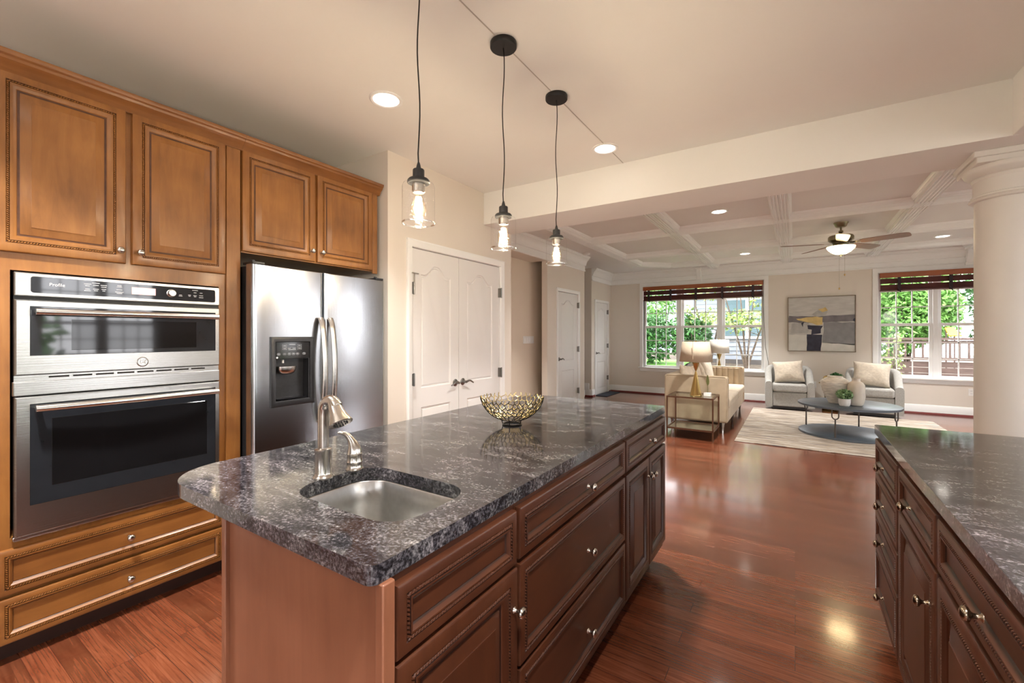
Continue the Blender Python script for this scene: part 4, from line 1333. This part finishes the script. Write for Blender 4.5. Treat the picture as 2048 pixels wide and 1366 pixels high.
def patch(pts, key, k, jag=.008):
    out = []
    for i in range(len(pts)):
        a = pts[i]; c = pts[(i + 1) % len(pts)]
        nseg = max(1, int(math.hypot(c[0] - a[0], c[1] - a[1]) / .06))
        for s in range(nseg):
            t = s / nseg
            x = a[0] + (c[0] - a[0]) * t + random.uniform(-jag, jag); z = a[1] + (c[1] - a[1]) * t + random.uniform(-jag, jag)
            out.append((min(max(x, 0), 1) * PW, min(max(z, 0), 1) * PH))
    b = MB().poly(out, 0, .0008)
    b.v = [(x, -.0125 - .0009 * k - z, y) for x, y, z in b.v]
    b.build('paint_patch', pm[key], pt)
patch([(0, .0), (.30, 0), (.30, .30), (.0, .30)], 'cream', 0)
patch([(.50, 0), (1, 0), (1, .13), (.70, .145), (.50, .15)], 'cream', 0)
patch([(.52, .15), (.75, .135), (1, .12), (1, .52), (.55, .53)], 'mid_grey', 0)
patch([(0, .54), (0, .66), (.35, .64), (1, .66), (1, .54), (.6, .53), (.3, .52)], 'dark_grey', 1)
patch([(.03, .33), (.30, .33), (.36, .45), (.3, .53), (.05, .52)], 'pale_grey', 1)
patch([(.36, .66), (.42, .74), (.55, .80), (.60, .72), (.56, .64)], 'pale_grey', 2, .02)
patch([(.29, 0), (.50, 0), (.52, .30), (.29, .31)], 'navy', 2, .004)
patch([(.31, .40), (.36, .40), (.36, .31), (.50, .33), (.50, .40), (.53, .47), (.30, .48)], 'navy', 3)
patch([(.20, .52), (.22, .44), (.24, .50), (.25, .54)], 'navy', 3, .01)
patch([(.11, .60), (.16, .57), (.30, .53), (.45, .48), (.52, .50), (.54, .62), (.36, .64), (.2, .61)], 'gold', 4, .012)
patch([(.47, .77), (.52, .80), (.58, .80), (.60, .74), (.54, .71)], 'gold', 4, .015)
patch([(.96, .55), (1, .54), (1, .60), (.98, .59)], 'navy', 3, .006)

# ------------------------------------------------------------------ rug
rg = MB().box(-.64, 1.77, 6.12, 9.09, 0.0, .012).build('area_rug', M['rug'], bevel=.004)
tag(rg, 'large streaky cream and brown area rug under the coffee table', 'rug')

# ------------------------------------------------------------------ soft shapes
def cushion(w, h, t, pinch=.10, nn=14, seed=0, fr=0.0):
    """square pillow lying in XZ plane, thickness along Y"""
    random.seed(seed)
    b = MB(); vs = []; fs = []
    for side in (-1, 1):
        for j in range(nn + 1):
            for i in range(nn + 1):
                u = -1 + 2 * i / nn; v = -1 + 2 * j / nn
                e = (1 - abs(u) ** 2.6) * (1 - abs(v) ** 2.6)
                th = t * .5 * max(0, e) ** .5
                px = u * (1 - pinch * (1 - abs(v) ** 2) * abs(u) ** 2 * .9) * w / 2
                pz = v * (1 - pinch * (1 - abs(u) ** 2) * abs(v) ** 2 * .9) * h / 2
                th += th * .08 * math.sin(u * 5 + seed) * math.cos(v * 4 + seed * 2)
                vs.append((px, side * th, pz))
    M1 = (nn + 1) ** 2
    for sidx in (0, 1):
        for j in range(nn):
            for i in range(nn):
                a = sidx * M1 + j * (nn + 1) + i
                q = (a, a + 1, a + nn + 2, a + nn + 1)
                fs.append(q if sidx == 0 else q[::-1])
    b.add(vs, fs)
    return b

def place_cushion(name, label, w, h, t, loc, rz, lean, mat, seed, roll=0.0, group='scatter cushions'):
    b = cushion(w, h, t, seed=seed)
    o = b.build(name, mat, merge=True, angle=80, sub=1)
    o.location = loc
    o.rotation_euler = (R(lean), R(roll), R(rz))
    tag(o, label, 'pillow', group)
    return o

def softbox(b, x0, x1, y0, y1, z0, z1):
    b.box(x0, x1, y0, y1, z0, z1)

# ------------------------------------------------------------------ sofa (back toward -x, faces +x)
sf = thing('sofa', 'cream velvet box sofa with channel-tufted arms facing the coffee table', 'sofa', (0, 0, 0))
SX0, SX1, SY0, SY1 = -1.58, -.755, 6.47, 8.78
MB().box(SX0, SX1, SY0, SY0 + .14, .145, .770).build('arm', M['sofa'], sf, bevel=.03, seg=4)
MB().box(SX0, SX1, SY1 - .14, SY1, .145, .770).build('arm', M['sofa'], sf, bevel=.03, seg=4)
# channel tufting on the inner side of the far arm and the back
b = MB()
for k in range(6):
    x = SX0 + .24 + k * .095
    b.lathe([(.0, .44), (.046, .45), (.048, .60), (.046, .745), (0, .755)], 12, (x, SY1 - .14, 0), cap=False, sy=.45)
b.build('arm_channels', M['sofa'], sf, angle=60)
b = MB()
b.box(SX0, SX0 + .16, SY0 + .14, SY1 - .14, .145, .770)
b.build('back', M['sofa'], sf, bevel=.03, seg=4)
b = MB()
for k in range(20):
    y = SY0 + .19 + k * .1015
    b.lathe([(.0, .44), (.048, .45), (.050, .60), (.048, .75), (0, .762)], 12, (SX0 + .16, y, 0), cap=False, sx=.45)
b.build('back_channels', M['sofa'], sf, angle=60)
MB().box(SX0 + .05, SX1 - .01, SY0 + .12, SY1 - .12, .145, .32).build('base', M['seatcush'], sf, bevel=.012)
ym = (SY0 + SY1) / 2
for (a, c) in ((SY0 + .145, ym - .004), (ym + .004, SY1 - .145)):
    MB().box(SX0 + .20, SX1 + .015, a, c, .325, .465).build('seat_cushion', M['seatcush'], sf, bevel=.035, seg=4)
pm_ = plain('sofa_piping', (.42, .33, .23), .85)
for a in (SY0, SY1 - .14):
    for yy in (a + .004, a + .136):
        MB().tube([(SX0 + .03, yy, .764), (SX1 - .04, yy, .764), (SX1 - .008, yy, .735), (SX1 - .008, yy, .17)], .005, 6).build('piping', pm_, sf)
for (x, y) in ((SX0 + .10, SY0 + .07), (SX1 - .07, SY0 + .05), (SX0 + .10, SY1 - .07), (SX1 - .07, SY1 - .07), (SX1 - .07, ym)):
    MB().lathe([(.012, .0), (.016, .05), (.024, .12), (.034, .148)], 4, (x, y, 0)).build('leg', M['steel_r'] if y < 7 else M['iron'], sf)
place_cushion('throw_pillow', 'cream woven pillow nearest the lamp in the sofa corner', .46, .46, .16, (-1.30, 6.95, .665), 62, -14, M['pil'], 1, 6)
place_cushion('throw_pillow', 'pinkish cream fringed pillow in the middle of the sofa back', .48, .48, .16, (-1.28, 7.55, .675), 98, -16, M['pil'], 2, 18)
place_cushion('throw_pillow', 'pale pillow at the far end of the sofa under the white lamp', .48, .48, .15, (-1.30, 8.32, .685), 84, -10, M['fur'], 3, -3)

# ------------------------------------------------------------------ end tables
def end_table(loc, label):
    t = thing('end_table', label, 'end table', loc, group='glass and bronze end tables')
    X, Y, Z, r = .57, .51, .54, .009
    b = MB()
    for z in (Z - .02, .115):
        b.box(0, X, 0, .018, z, z + .02).box(0, X, Y - .018, Y, z, z + .02).box(0, .018, .018, Y - .018, z, z + .02).box(X - .018, X, .018, Y - .018, z, z + .02)
    b.build('frame', M['bronze'], t)
    for (x, y) in ((0, 0), (X - .018, 0), (0, Y - .018), (X - .018, Y - .018)):
        MB().box(x, x + .018, y, y + .018, 0, Z - .02).build('leg', M['bronze'], t)
    MB().box(.018, X - .018, .018, Y - .018, Z - .009, Z - .001).build('glass_top', M['tglass'], t)
    MB().box(.018, X - .018, .018, Y - .018, .122, .130).build('mirror_shelf', plain('mirror_shelf', (.55, .56, .50), .08, metal=.9), t)
    return t
et = end_table((-1.42, 5.92, 0), 'glass-topped bronze end table at the near sofa arm under the brass lamp')
dup(et, (-1.52, 8.96, 0), label='glass-topped end table hidden beyond the far sofa arm')

def lamp(loc, label, shade_mat, drum):
    t = thing('table_lamp', label, 'lamp', loc)
    MB().lathe([(0, 0), (.076, 0), (.076, .004), (.072, .010), (.012, .305), (.010, .312), (0, .312)], 40, cap=False).build('cone_base', M['gold'], t)
    MB().lathe([(0, .308), (.006, .310), (.006, .322), (.012, .326), (.044, .425), (.042, .430), (0, .430)], 40, cap=False).build('inverted_cone', M['gold'], t)
    MB().lathe([(.004, .43), (.004, .70), (.010, .705), (.010, .715), (0, .72)], 10, cap=False).build('harp_rod', M['gold'], t)
    r0, r1 = drum
    MB().lathe([(r0, .445), (r1, .705)], 48, cap=False).build('lamp_shade', shade_mat, t, solid=.002, angle=60)
    b = MB()
    for k in range(3):
        a = 2 * PI * k / 3
        b.tube([(0, 0, .700), (r1 * math.cos(a), r1 * math.sin(a), .700)], .002, 5)
    b.build('shade_spider', M['gold'], t)
    MB().box(-.003, .003, -r0 - .001, -r0 + .001, .445, .705).build('shade_seam', shade_mat, t, loc=(0, 0.006, 0))
    return t
lamp((-1.10, 6.17, .539), 'brass double-cone lamp with a beige shade on the near end table', M['shade'], (.205, .168))
lamp((-1.22, 9.20, .539), 'table lamp with a white drum shade beyond the far end of the sofa', M['shade2'], (.175, .168))

fg = thing('leaf_figurine', 'small gold leaf on a white marble block on the near end table', 'figurine', (-.955, 6.16, .539))
MB().box(-.045, .045, -.03, .03, 0, .045).build('block', M['marble'], fg, bevel=.005)
b = MB().tube([(0, 0, .045), (.003, 0, .10), (0, 0, .145)], .0025, 6)
b.poly([(0, 0), (.018, .03), (.022, .06), (.016, .10), (.004, .14), (-.006, .14), (-.014, .10), (-.018, .06), (-.012, .03)], -.002, .002)
nv = len(b.v)
off = b.v
b2 = MB(); b2.poly([(0, 0), (.018, .03), (.022, .06), (.016, .10), (.004, .145), (-.006, .14), (-.014, .10), (-.018, .06), (-.012, .03)], -.002, .002)
b2.v = [(x, z, y + .13) for x, y, z in b2.v]
b = MB().tube([(0, 0, .045), (.003, 0, .10), (0, 0, .145)], .0025, 6)
b.add(b2.v, b2.f)
b.build('leaf', plain('aged_gold_leaf', (.20, .22, .08), .4, metal=.5), fg)

# ------------------------------------------------------------------ armchairs
def armchair(loc, rz, label):
    t = thing('armchair', label, 'armchair', loc, rz, group='pale grey barrel swivel chairs')
    W, D = .74, .78
    # shell : U-shaped wall, arms slope up to the back.  local -Y = front
    def path(s):
        """s 0..1 from right front, round the back, to left front"""
        hw = W / 2 - .055; straight = .34; rad = hw
        L1 = straight; L2 = PI * rad; L = 2 * L1 + L2; q = s * L
        y0 = -D / 2 + .04
        if q < L1: return (hw, y0 + q, 0)
        if q < L1 + L2:
            a = (q - L1) / rad
            return (rad * math.cos(a), y0 + L1 + rad * math.sin(a) * .92, a)
        q -= L1 + L2
        return (-hw, y0 + L1 - q, PI)
    b = MB(); K = 44; vs = []; fs = []
    ns = 10
    for k in range(K + 1):
        s = k / K
        x, y, a = path(s)
        nx, ny = math.cos(a), math.sin(a)
        m = 1 - abs(s - .5) * 2
        sm_ = max(0, min(1, m / .62)); sm_ = sm_ * sm_ * (3 - 2 * sm_)
        top = .50 + .265 * sm_
        th = .055
        sec = [(-th, .05), (-th, top - .05), (-th * .8, top - .015), (-th * .3, top), (th * .3, top), (th * .8, top - .015), (th, top - .05), (th * 1.02, .3), (th * .92, .05), (0, .05)]
        for (o, z) in sec:
            vs.append((x + nx * o, y + ny * o, z))
    n_ = len(sec)
    for k in range(K):
        for i in range(n_):
            fs.append((k * n_ + i, k * n_ + (i + 1) % n_, (k + 1) * n_ + (i + 1) % n_, (k + 1) * n_ + i))
    fs.append(tuple(range(n_))); fs.append(tuple(K * n_ + i for i in range(n_ - 1, -1, -1)))
    b.add(vs, fs)
    b.build('shell', M['boucle'], t, angle=50)
    hw = W / 2 - .11
    MB().box(-hw, hw, -D / 2 + .05, .20, .06, .315).build('seat_base', M['boucle'], t, bevel=.015)
    MB().box(-hw + .002, hw - .002, -D / 2 + .015, .24, .32, .462).build('seat_cushion', M['boucle'], t, bevel=.035, seg=4)
    MB().lathe([(.0, .015), (.26, .015), (.27, .05), (0, .05)], 32, (0, .0, 0), cap=False).build('swivel_plinth', M['blackpl'], t)
    MB().box(-hw, hw, -D / 2 + .08, .2, .012, .055).build('plinth', M['blackpl'], t)
    return t
ac = armchair((-.105, 9.50, .012 * 0), R(4), 'left barrel armchair below the painting and left window')
dup(ac, (1.10, 9.50, 0), R(-4), 'right barrel armchair in front of the right window')
place_cushion('throw_pillow', 'fuzzy ivory pillow on the left armchair', .50, .42, .23, (-.10, 9.40, .665), 4, -18, M['fur'], 5, -5)
place_cushion('throw_pillow', 'fuzzy ivory pillow on the right armchair', .53, .44, .23, (1.07, 9.40, .672), -4, -18, M['fur'], 6, 4)

# ------------------------------------------------------------------ coffee table and what stands on it
CZ = .42
cf = thing('coffee_table', 'round blue-grey metal coffee table with forked legs on the rug', 'coffee table', (.59, 7.33, .012))
MB().lathe([(0, CZ - .042), (.552, CZ - .042), (.558, CZ - .038), (.558, CZ - .014), (.555, CZ - .012), (0, CZ - .012)], 72, cap=False).build('tabletop', M['greytable'], cf)
MB().lathe([(0, .0), (.545, .0), (.55, .004), (.55, .028), (.547, .030), (0, .030)], 72, cap=False).build('lower_shelf', M['greytable'], cf)
for (dx, dy) in ((-.455, .27), (-.165, -.50), (.165, .50), (.455, -.27)):
    L = math.hypot(dx, dy); tx, ty = -dy / L, dx / L
    b = MB().tube([(dx, dy, .028), (dx, dy, .26)], [.010, .008], 8)
    pts = []
    for k in range(13):
        a = PI + PI * k / 12
        pts.append((dx + tx * .036 * math.cos(a), dy + ty * .036 * math.cos(a), .30 + .040 * math.sin(a)))
    pts = [(pts[0][0], pts[0][1], CZ - .042)] + pts + [(pts[-1][0], pts[-1][1], CZ - .042)]
    b.tube(pts, .007, 8)
    b.build('leg', M['iron'], cf)

vz = CZ
v1 = thing('ribbed_vase', 'large ribbed whitewashed vase at the back of the coffee table', 'vase', (.455, 7.33, vz))
prof = [(0, 0), (.075, 0), (.078, .01)]
H = .35
for k in range(60):
    f = k / 59
    r = .078 + (.165 - .078) * math.sin(min(1, f / .80) * PI / 2) ** 1.1
    if f > .80: r = .165 - (.165 - .085) * ((f - .80) / .20) ** 1.6
    prof.append((r + .0018 * (k % 2), .01 + f * H * .96))
prof += [(.088, H * .965 + .014), (.088, H * .965 + .022), (.078, H * .965 + .022), (.074, H * .92)]
MB().lathe(prof, 48, cap=False).build('vase_body', M['vase_r'], v1, angle=60)
v2 = thing('smooth_vase', 'tall smooth ivory bottle vase on the coffee table', 'vase', (.665, 7.17, vz))
prof = [(0, 0), (.058, 0), (.072, .012), (.084, .05), (.096, .12), (.093, .20), (.092, .235), (.088, .27), (.070, .300), (.048, .312), (.043, .318), (.042, .345), (.046, .352), (.044, .356), (.036, .356), (.034, .32)]
MB().lathe(prof, 48, cap=False).build('vase_body', M['vase_s'], v2, angle=60)
def leaves(b, cx, cy, cz, rx, ry, rz_, nleaf, size, seed, shell=.55, aspect=.5, flat=False):
    rnd = random.Random(seed)
    for _ in range(nleaf):
        while True:
            p = Vector((rnd.uniform(-1, 1), rnd.uniform(-1, 1), rnd.uniform(-1, 1)))
            if shell * .999 < p.length <= 1 or (p.length <= 1 and rnd.random() < .15): break
        c = Vector((cx + p.x * rx, cy + p.y * ry, cz + p.z * rz_))
        d = (p.normalized() * .7 + Vector((rnd.uniform(-1, 1), rnd.uniform(-1, 1), rnd.uniform(-1, .7)))).normalized()
        s_ = d.orthogonal().normalized()
        s_ = (Matrix.Rotation(rnd.uniform(0, 2 * PI), 3, d) @ s_)
        u = d.cross(s_)
        L = size * rnd.uniform(.7, 1.25); w = L * aspect * .5
        vs = [c - d * L * .5, c - d * L * .08 + s_ * w + u * w * .35, c + d * L * .5, c - d * L * .08 - s_ * w + u * w * .35]
        b.add(vs, [(0, 1, 2), (0, 2, 3)])
    return b
pp = thing('potted_succulent', 'small leafy green plant in a white pot at the front of the coffee table', 'potted plant', (.535, 7.05, vz))
MB().lathe([(0, 0), (.048, 0), (.058, .015), (.064, .05), (.064, .095), (.060, .095), (.058, .07), (0, .07)], 32, cap=False).build('pot', M['pot'], pp, angle=60)
leaves(MB(), 0, 0, .150, .092, .092, .065, 420, .034, 4, .3, .75).build('foliage', M['leafs'], pp, fixn=False)
leaves(MB(), 0, 0, .135, .075, .075, .055, 160, .034, 5, .1, .7).build('dark_foliage', M['leafd'], pp, fixn=False)

# side table between the armchairs with ornaments
stb = thing('side_table', 'faceted brass pedestal table between the two armchairs', 'side table', (.52, 9.42, 0))
MB().lathe([(0, .485), (.17, .485), (.17, .50), (0, .50)], 4, cap=False).build('top', M['gold'], stb)
MB().lathe([(.125, .0), (.085, .25), (.125, .485)], 4).build('faceted_base', M['gold'], stb)
gv = thing('gold_ornament', 'dimpled gold ball vase on the small side table', 'ornament', (.475, 9.37, .50))
b = MB()
prof = []
for k in range(14):
    a = -PI / 2 + PI * (k + .6) / 14.5
    prof.append((.068 * math.cos(a), .068 + .062 * math.sin(a)))
b.lathe(prof, 10, cap=True)
b.build('ball', M['gold'], gv, angle=5)
hp2 = thing('leafy_plant', 'dark green sprig plant on the small side table', 'potted plant', (.60, 9.45, .50))
MB().lathe([(0, 0), (.03, 0), (.04, .05), (.036, .07), (0, .07)], 20, cap=False).build('pot', M['pot'], hp2)
leaves(MB(), 0, 0, .115, .085, .085, .055, 160, .06, 9, .2, .6).build('foliage', M['leafd'], hp2, fixn=False)

# ------------------------------------------------------------------ outside
b = MB()
gx = 24; gy = 26
vs = []; fs = []
def gh(x, y):
    h = .12 + .38 * min(1, max(0, (y - 10.2) / 3.0))
    h += .03 * math.sin(x * 2.1) * math.cos(y * 1.7)
    if x > .3: h = h * max(0, 1 - (x - .3) / 1.0) + (-.2) * min(1, (x - .3) / 1.0)
    return h
for j in range(gy + 1):
    for i in range(gx + 1):
        x = -14 + 40 * i / gx; y = 10.16 + 26 * (j / gy) ** 1.4
        vs.append((x, y, gh(x, y)))
for j in range(gy):
    for i in range(gx):
        a = j * (gx + 1) + i
        fs.append((a, a + 1, a + gx + 2, a + gx + 1))
b.add(vs, fs)
g = b.build('ground', M['mulch'], fixn=False)
g['kind'] = 'structure'; g['label'] = 'brown mulch and leaf litter ground outside the windows'; g['category'] = 'ground'
b = MB()
vs = []; fs = []
for j in range(9):
    for i in range(13):
        x = -9 + 6.4 * i / 12; y = 10.4 + 4.5 * j / 8
        vs.append((x, y, gh(x, y) + .03))
for j in range(8):
    for i in range(12):
        a = j * 13 + i; fs.append((a, a + 1, a + 14, a + 13))
b.add(vs, fs)
gr = b.build('lawn', M['grass'], fixn=False)
gr['kind'] = 'structure'; gr['label'] = 'patch of bright green grass outside the left window'; gr['category'] = 'lawn'
big = MB().box(-60, 60, -60, 60, -.75, -.7).build('ground', plain('pale_patio_ground', (.42, .38, .33), .9, var=.2, scale=2))
big['kind'] = 'structure'; big['label'] = 'pale ground around the house'; big['category'] = 'ground'

hs = thing('neighbour_house', 'white-sided neighbouring house seen through the left window', 'house', (0, 14.2, 0))
b = MB()
z = .62
k = 0
while z < 2.75:
    b.add([(-2.6, 0, z), (.5, 0, z), (.5, .018, z + .125), (-2.6, .018, z + .125), (-2.6, .03, z), (.5, .03, z)], [(0, 1, 2, 3), (0, 4, 5, 1)])
    z += .125; k += 1
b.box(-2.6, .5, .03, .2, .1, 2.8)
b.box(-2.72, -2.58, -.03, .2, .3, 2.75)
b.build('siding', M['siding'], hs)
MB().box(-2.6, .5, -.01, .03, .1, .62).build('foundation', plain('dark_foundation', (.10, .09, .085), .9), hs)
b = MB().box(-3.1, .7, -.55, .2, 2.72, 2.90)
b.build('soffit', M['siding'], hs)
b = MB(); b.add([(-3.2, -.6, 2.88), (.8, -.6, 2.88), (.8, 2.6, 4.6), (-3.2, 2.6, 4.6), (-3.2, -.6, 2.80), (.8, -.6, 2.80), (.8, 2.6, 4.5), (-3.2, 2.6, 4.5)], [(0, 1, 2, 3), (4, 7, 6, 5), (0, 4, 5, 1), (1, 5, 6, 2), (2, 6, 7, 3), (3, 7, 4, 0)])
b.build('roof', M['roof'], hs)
for (a, c) in ((-1.75, -.55),):
    w = MB().box(a - .09, c + .09, -.04, .0, 1.22, 2.42)
    wo = w.build('window', M['trim'], hs)
    m2_ = MB().box(a, (a + c) / 2 - .05, -.05, -.038, 1.30, 2.34).box((a + c) / 2 + .05, c, -.05, -.038, 1.30, 2.34)
    m2_.build('pane', M['teal'], wo)
    sl = MB()
    for k in range(24):
        zz = 1.32 + k * .043
        sl.box(a + .02, (a + c) / 2 - .07, -.056, -.050, zz, zz + .012).box((a + c) / 2 + .07, c - .02, -.056, -.050, zz, zz + .012)
    sl.build('blind_slats', M['siding'], wo)
# second house wing to the left of window, farther
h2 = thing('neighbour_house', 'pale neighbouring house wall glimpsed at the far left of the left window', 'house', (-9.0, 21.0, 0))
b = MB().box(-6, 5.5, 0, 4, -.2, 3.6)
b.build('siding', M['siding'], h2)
b = MB(); b.add([(-6.4, -.5, 3.5), (5.9, -.5, 3.5), (5.9, 3, 5.2), (-6.4, 3, 5.2)], [(0, 1, 2, 3)])
b.build('roof', M['roof'], h2, solid=.1)

def shrub(loc, rx, ry, rz_, nl, size, mat, label, name='shrub', cat='shrub', stems=3, seed=1, asp=.45, lobes=7):
    t = thing(name, label, cat, loc)
    b = MB()
    rnd = random.Random(seed)
    for k in range(lobes):
        ox, oy, oz = rnd.uniform(-.55, .55) * rx, rnd.uniform(-.4, .4) * ry, rnd.uniform(-.45, .5) * rz_
        leaves(b, ox, oy, rz_ + oz, rx * .55, ry * .6, rz_ * .5, nl // lobes, size, seed * 31 + k, .5, asp)
    b.build('foliage', mat, t, fixn=False)
    s = MB()
    for k in range(stems):
        a = rnd.uniform(0, 2 * PI)
        s.tube([(0, 0, -.1), (math.cos(a) * rx * .15, math.sin(a) * ry * .15, rz_ * .5), (math.cos(a) * rx * .45, math.sin(a) * ry * .4, rz_ * 1.3)], [.035, .025, .012], 7)
    s.build('stems', M['bark'], t)
    return t
shrub((-3.95, 12.6, .42), 1.05, .7, .95, 4200, .15, M['leaf'], 'big glossy green laurel filling the left pane of the left window', seed=2)
shrub((-2.35, 12.7, .45), .58, .5, .80, 2400, .14, M['leaf'], 'green laurel bush outside the middle pane of the left window', seed=3)
shrub((-5.1, 15.6, .45), 1.6, .9, 1.5, 3800, .15, M['leafl'], 'pale green tree crown above the laurels', 'tree', 'tree', seed=4)

def small_tree(loc, label, branches, nl, size, mat, seed, crown_z=(1.6, 2.9), spread=1.0):
    t = thing('tree', label, 'tree', loc)
    rnd = random.Random(seed)
    s = MB(); b = MB()
    for (dx, dz) in branches:
        pts = [(0, 0, -.1), (dx * .25, rnd.uniform(-.05, .05), dz * .25), (dx * .5, rnd.uniform(-.1, .1), dz * .55), (dx * .95, rnd.uniform(-.15, .15), dz), (dx * 1.3 + .1, rnd.uniform(-.2, .2), dz * 1.25)]
        s.tube(pts, [.032, .026, .02, .014, .006], 7)
        for q in range(3):
            w = pts[2 + q // 2]
            e = (w[0] + rnd.uniform(-.5, .5), w[1] + rnd.uniform(-.3, .3), w[2] + rnd.uniform(.1, .5))
            s.tube([w, e], [.010, .004], 5)
            leaves(b, e[0], e[1], e[2] + .05, .35 * spread, .35 * spread, .25 * spread, nl, size, rnd.randint(0, 9999), .2, .55)
    s.build('trunks', M['bark'], t)
    b.build('foliage', mat, t, fixn=False)
    return t
small_tree((-1.05, 12.7, .50), 'slim forked tree in front of the neighbour window', [(-.50, 1.75), (.18, 1.8), (.55, 1.5), (-.15, 1.95)], 60, .11, M['leafy'], 7)
small_tree((-1.95, 12.9, .50), 'thin leaning tree outside the middle pane of the left window', [(-.35, 1.6), (.35, 1.7)], 80, .11, M['leafy'], 8)

# deck fence beyond the right window
fn = thing('deck_fence', 'weathered brown deck railing beyond the right window', 'fence', (0, 13.0, 0))
MB().box(1.0, 7.5, -.03, .08, 1.22, 1.27).box(1.0, 7.5, .0, .05, 1.14, 1.21).build('top_rail', M['decking'], fn)
MB().box(1.0, 7.5, -.02, .06, .78, .84).build('bottom_rail', M['decking'], fn)
for x in (1.35, 2.55, 3.95, 5.35):
    MB().box(x - .055, x + .055, -.05, .09, -.4, 1.30).build('post', M['decking'], fn)
for k in range(44):
    x = 1.06 + k * .145
    MB().box(x - .018, x + .018, .0, .03, .84, 1.14).build('baluster', M['decking'], fn)
b = MB()
for k in range(9):
    b.box(1.0, 7.5, .02, .05, -.4 + k * .128, -.4 + k * .128 + .118)
b.build('skirt_boards', M['decking'], fn)
for i, (x, y, rx, rz_, mt, lab) in enumerate(((2.5, 15.6, 1.1, 1.6, 'leafl', 'bright green tree behind the deck fence, leftmost'), (5.0, 16.6, 1.3, 1.9, 'leaf', 'darker green tree behind the middle of the deck fence'),
        (8.0, 16.2, 1.5, 2.1, 'leafl', 'bright green tree behind the right end of the deck fence'), (2.9, 20.0, 2.2, 2.6, 'leaf', 'dark tree farther back behind the left part of the fence'), (8.4, 21.0, 2.8, 2.9, 'leaf', 'dark tree far behind the right end of the fence'))):
    shrub((x, y, .3), rx, 1.0, rz_, 10500, .15, M[mt], lab, 'tree', 'tree', seed=20 + i, lobes=9)
shrub((1.75, 12.3, -.1), .26, .25, .95, 170, .10, M['leafy'], 'slender leafy sapling in front of the deck fence', 'sapling', 'sapling', seed=41, stems=2)
shrub((3.75, 12.2, -.3), .45, .3, .75, 260, .10, M['leafy'], 'yellowish bush outside the right window beside the column', 'shrub', 'shrub', seed=42, stems=2)
yl = thing('playground_slide', 'yellow plastic slide behind the deck fence', 'slide', (3.25, 14.6, .60))
yl.scale = (.5, .5, .55)
b = MB(); b.add([(-.25, 0, 1.30), (.20, 0, 1.30), (.0, .4, 1.66), (-.32, .4, 1.66), (-.25, .05, 1.26), (.20, .05, 1.26), (.0, .45, 1.62), (-.32, .45, 1.62)], [(0, 1, 2, 3), (4, 7, 6, 5), (0, 4, 5, 1), (1, 5, 6, 2), (2, 6, 7, 3), (3, 7, 4, 0)])
b.build('chute', M['yellow'], yl)
MB().box(-.30, -.25, .38, .43, -.4, 1.60).box(.0, .05, .38, .43, -.4, 1.60).build('supports', M['decking'], yl)
# greenery beyond the unseen side and rear windows, for the light and the reflections
for i, (x, y) in enumerate(((7.4, 1.6), (7.0, -1.5), (7.6, 6.2), (-1.0, -7.0), (2.6, -7.4))):
    shrub((x, y, -.6), 1.3, 1.3, 1.5, 1500, .26, M['leafl'], ['garden tree outside the kitchen side window', 'garden tree outside the breakfast area window', 'garden tree outside the living room side window', 'garden tree outside the rear kitchen window', 'garden tree outside the rear patio window'][i], 'tree', 'tree', seed=60 + i)
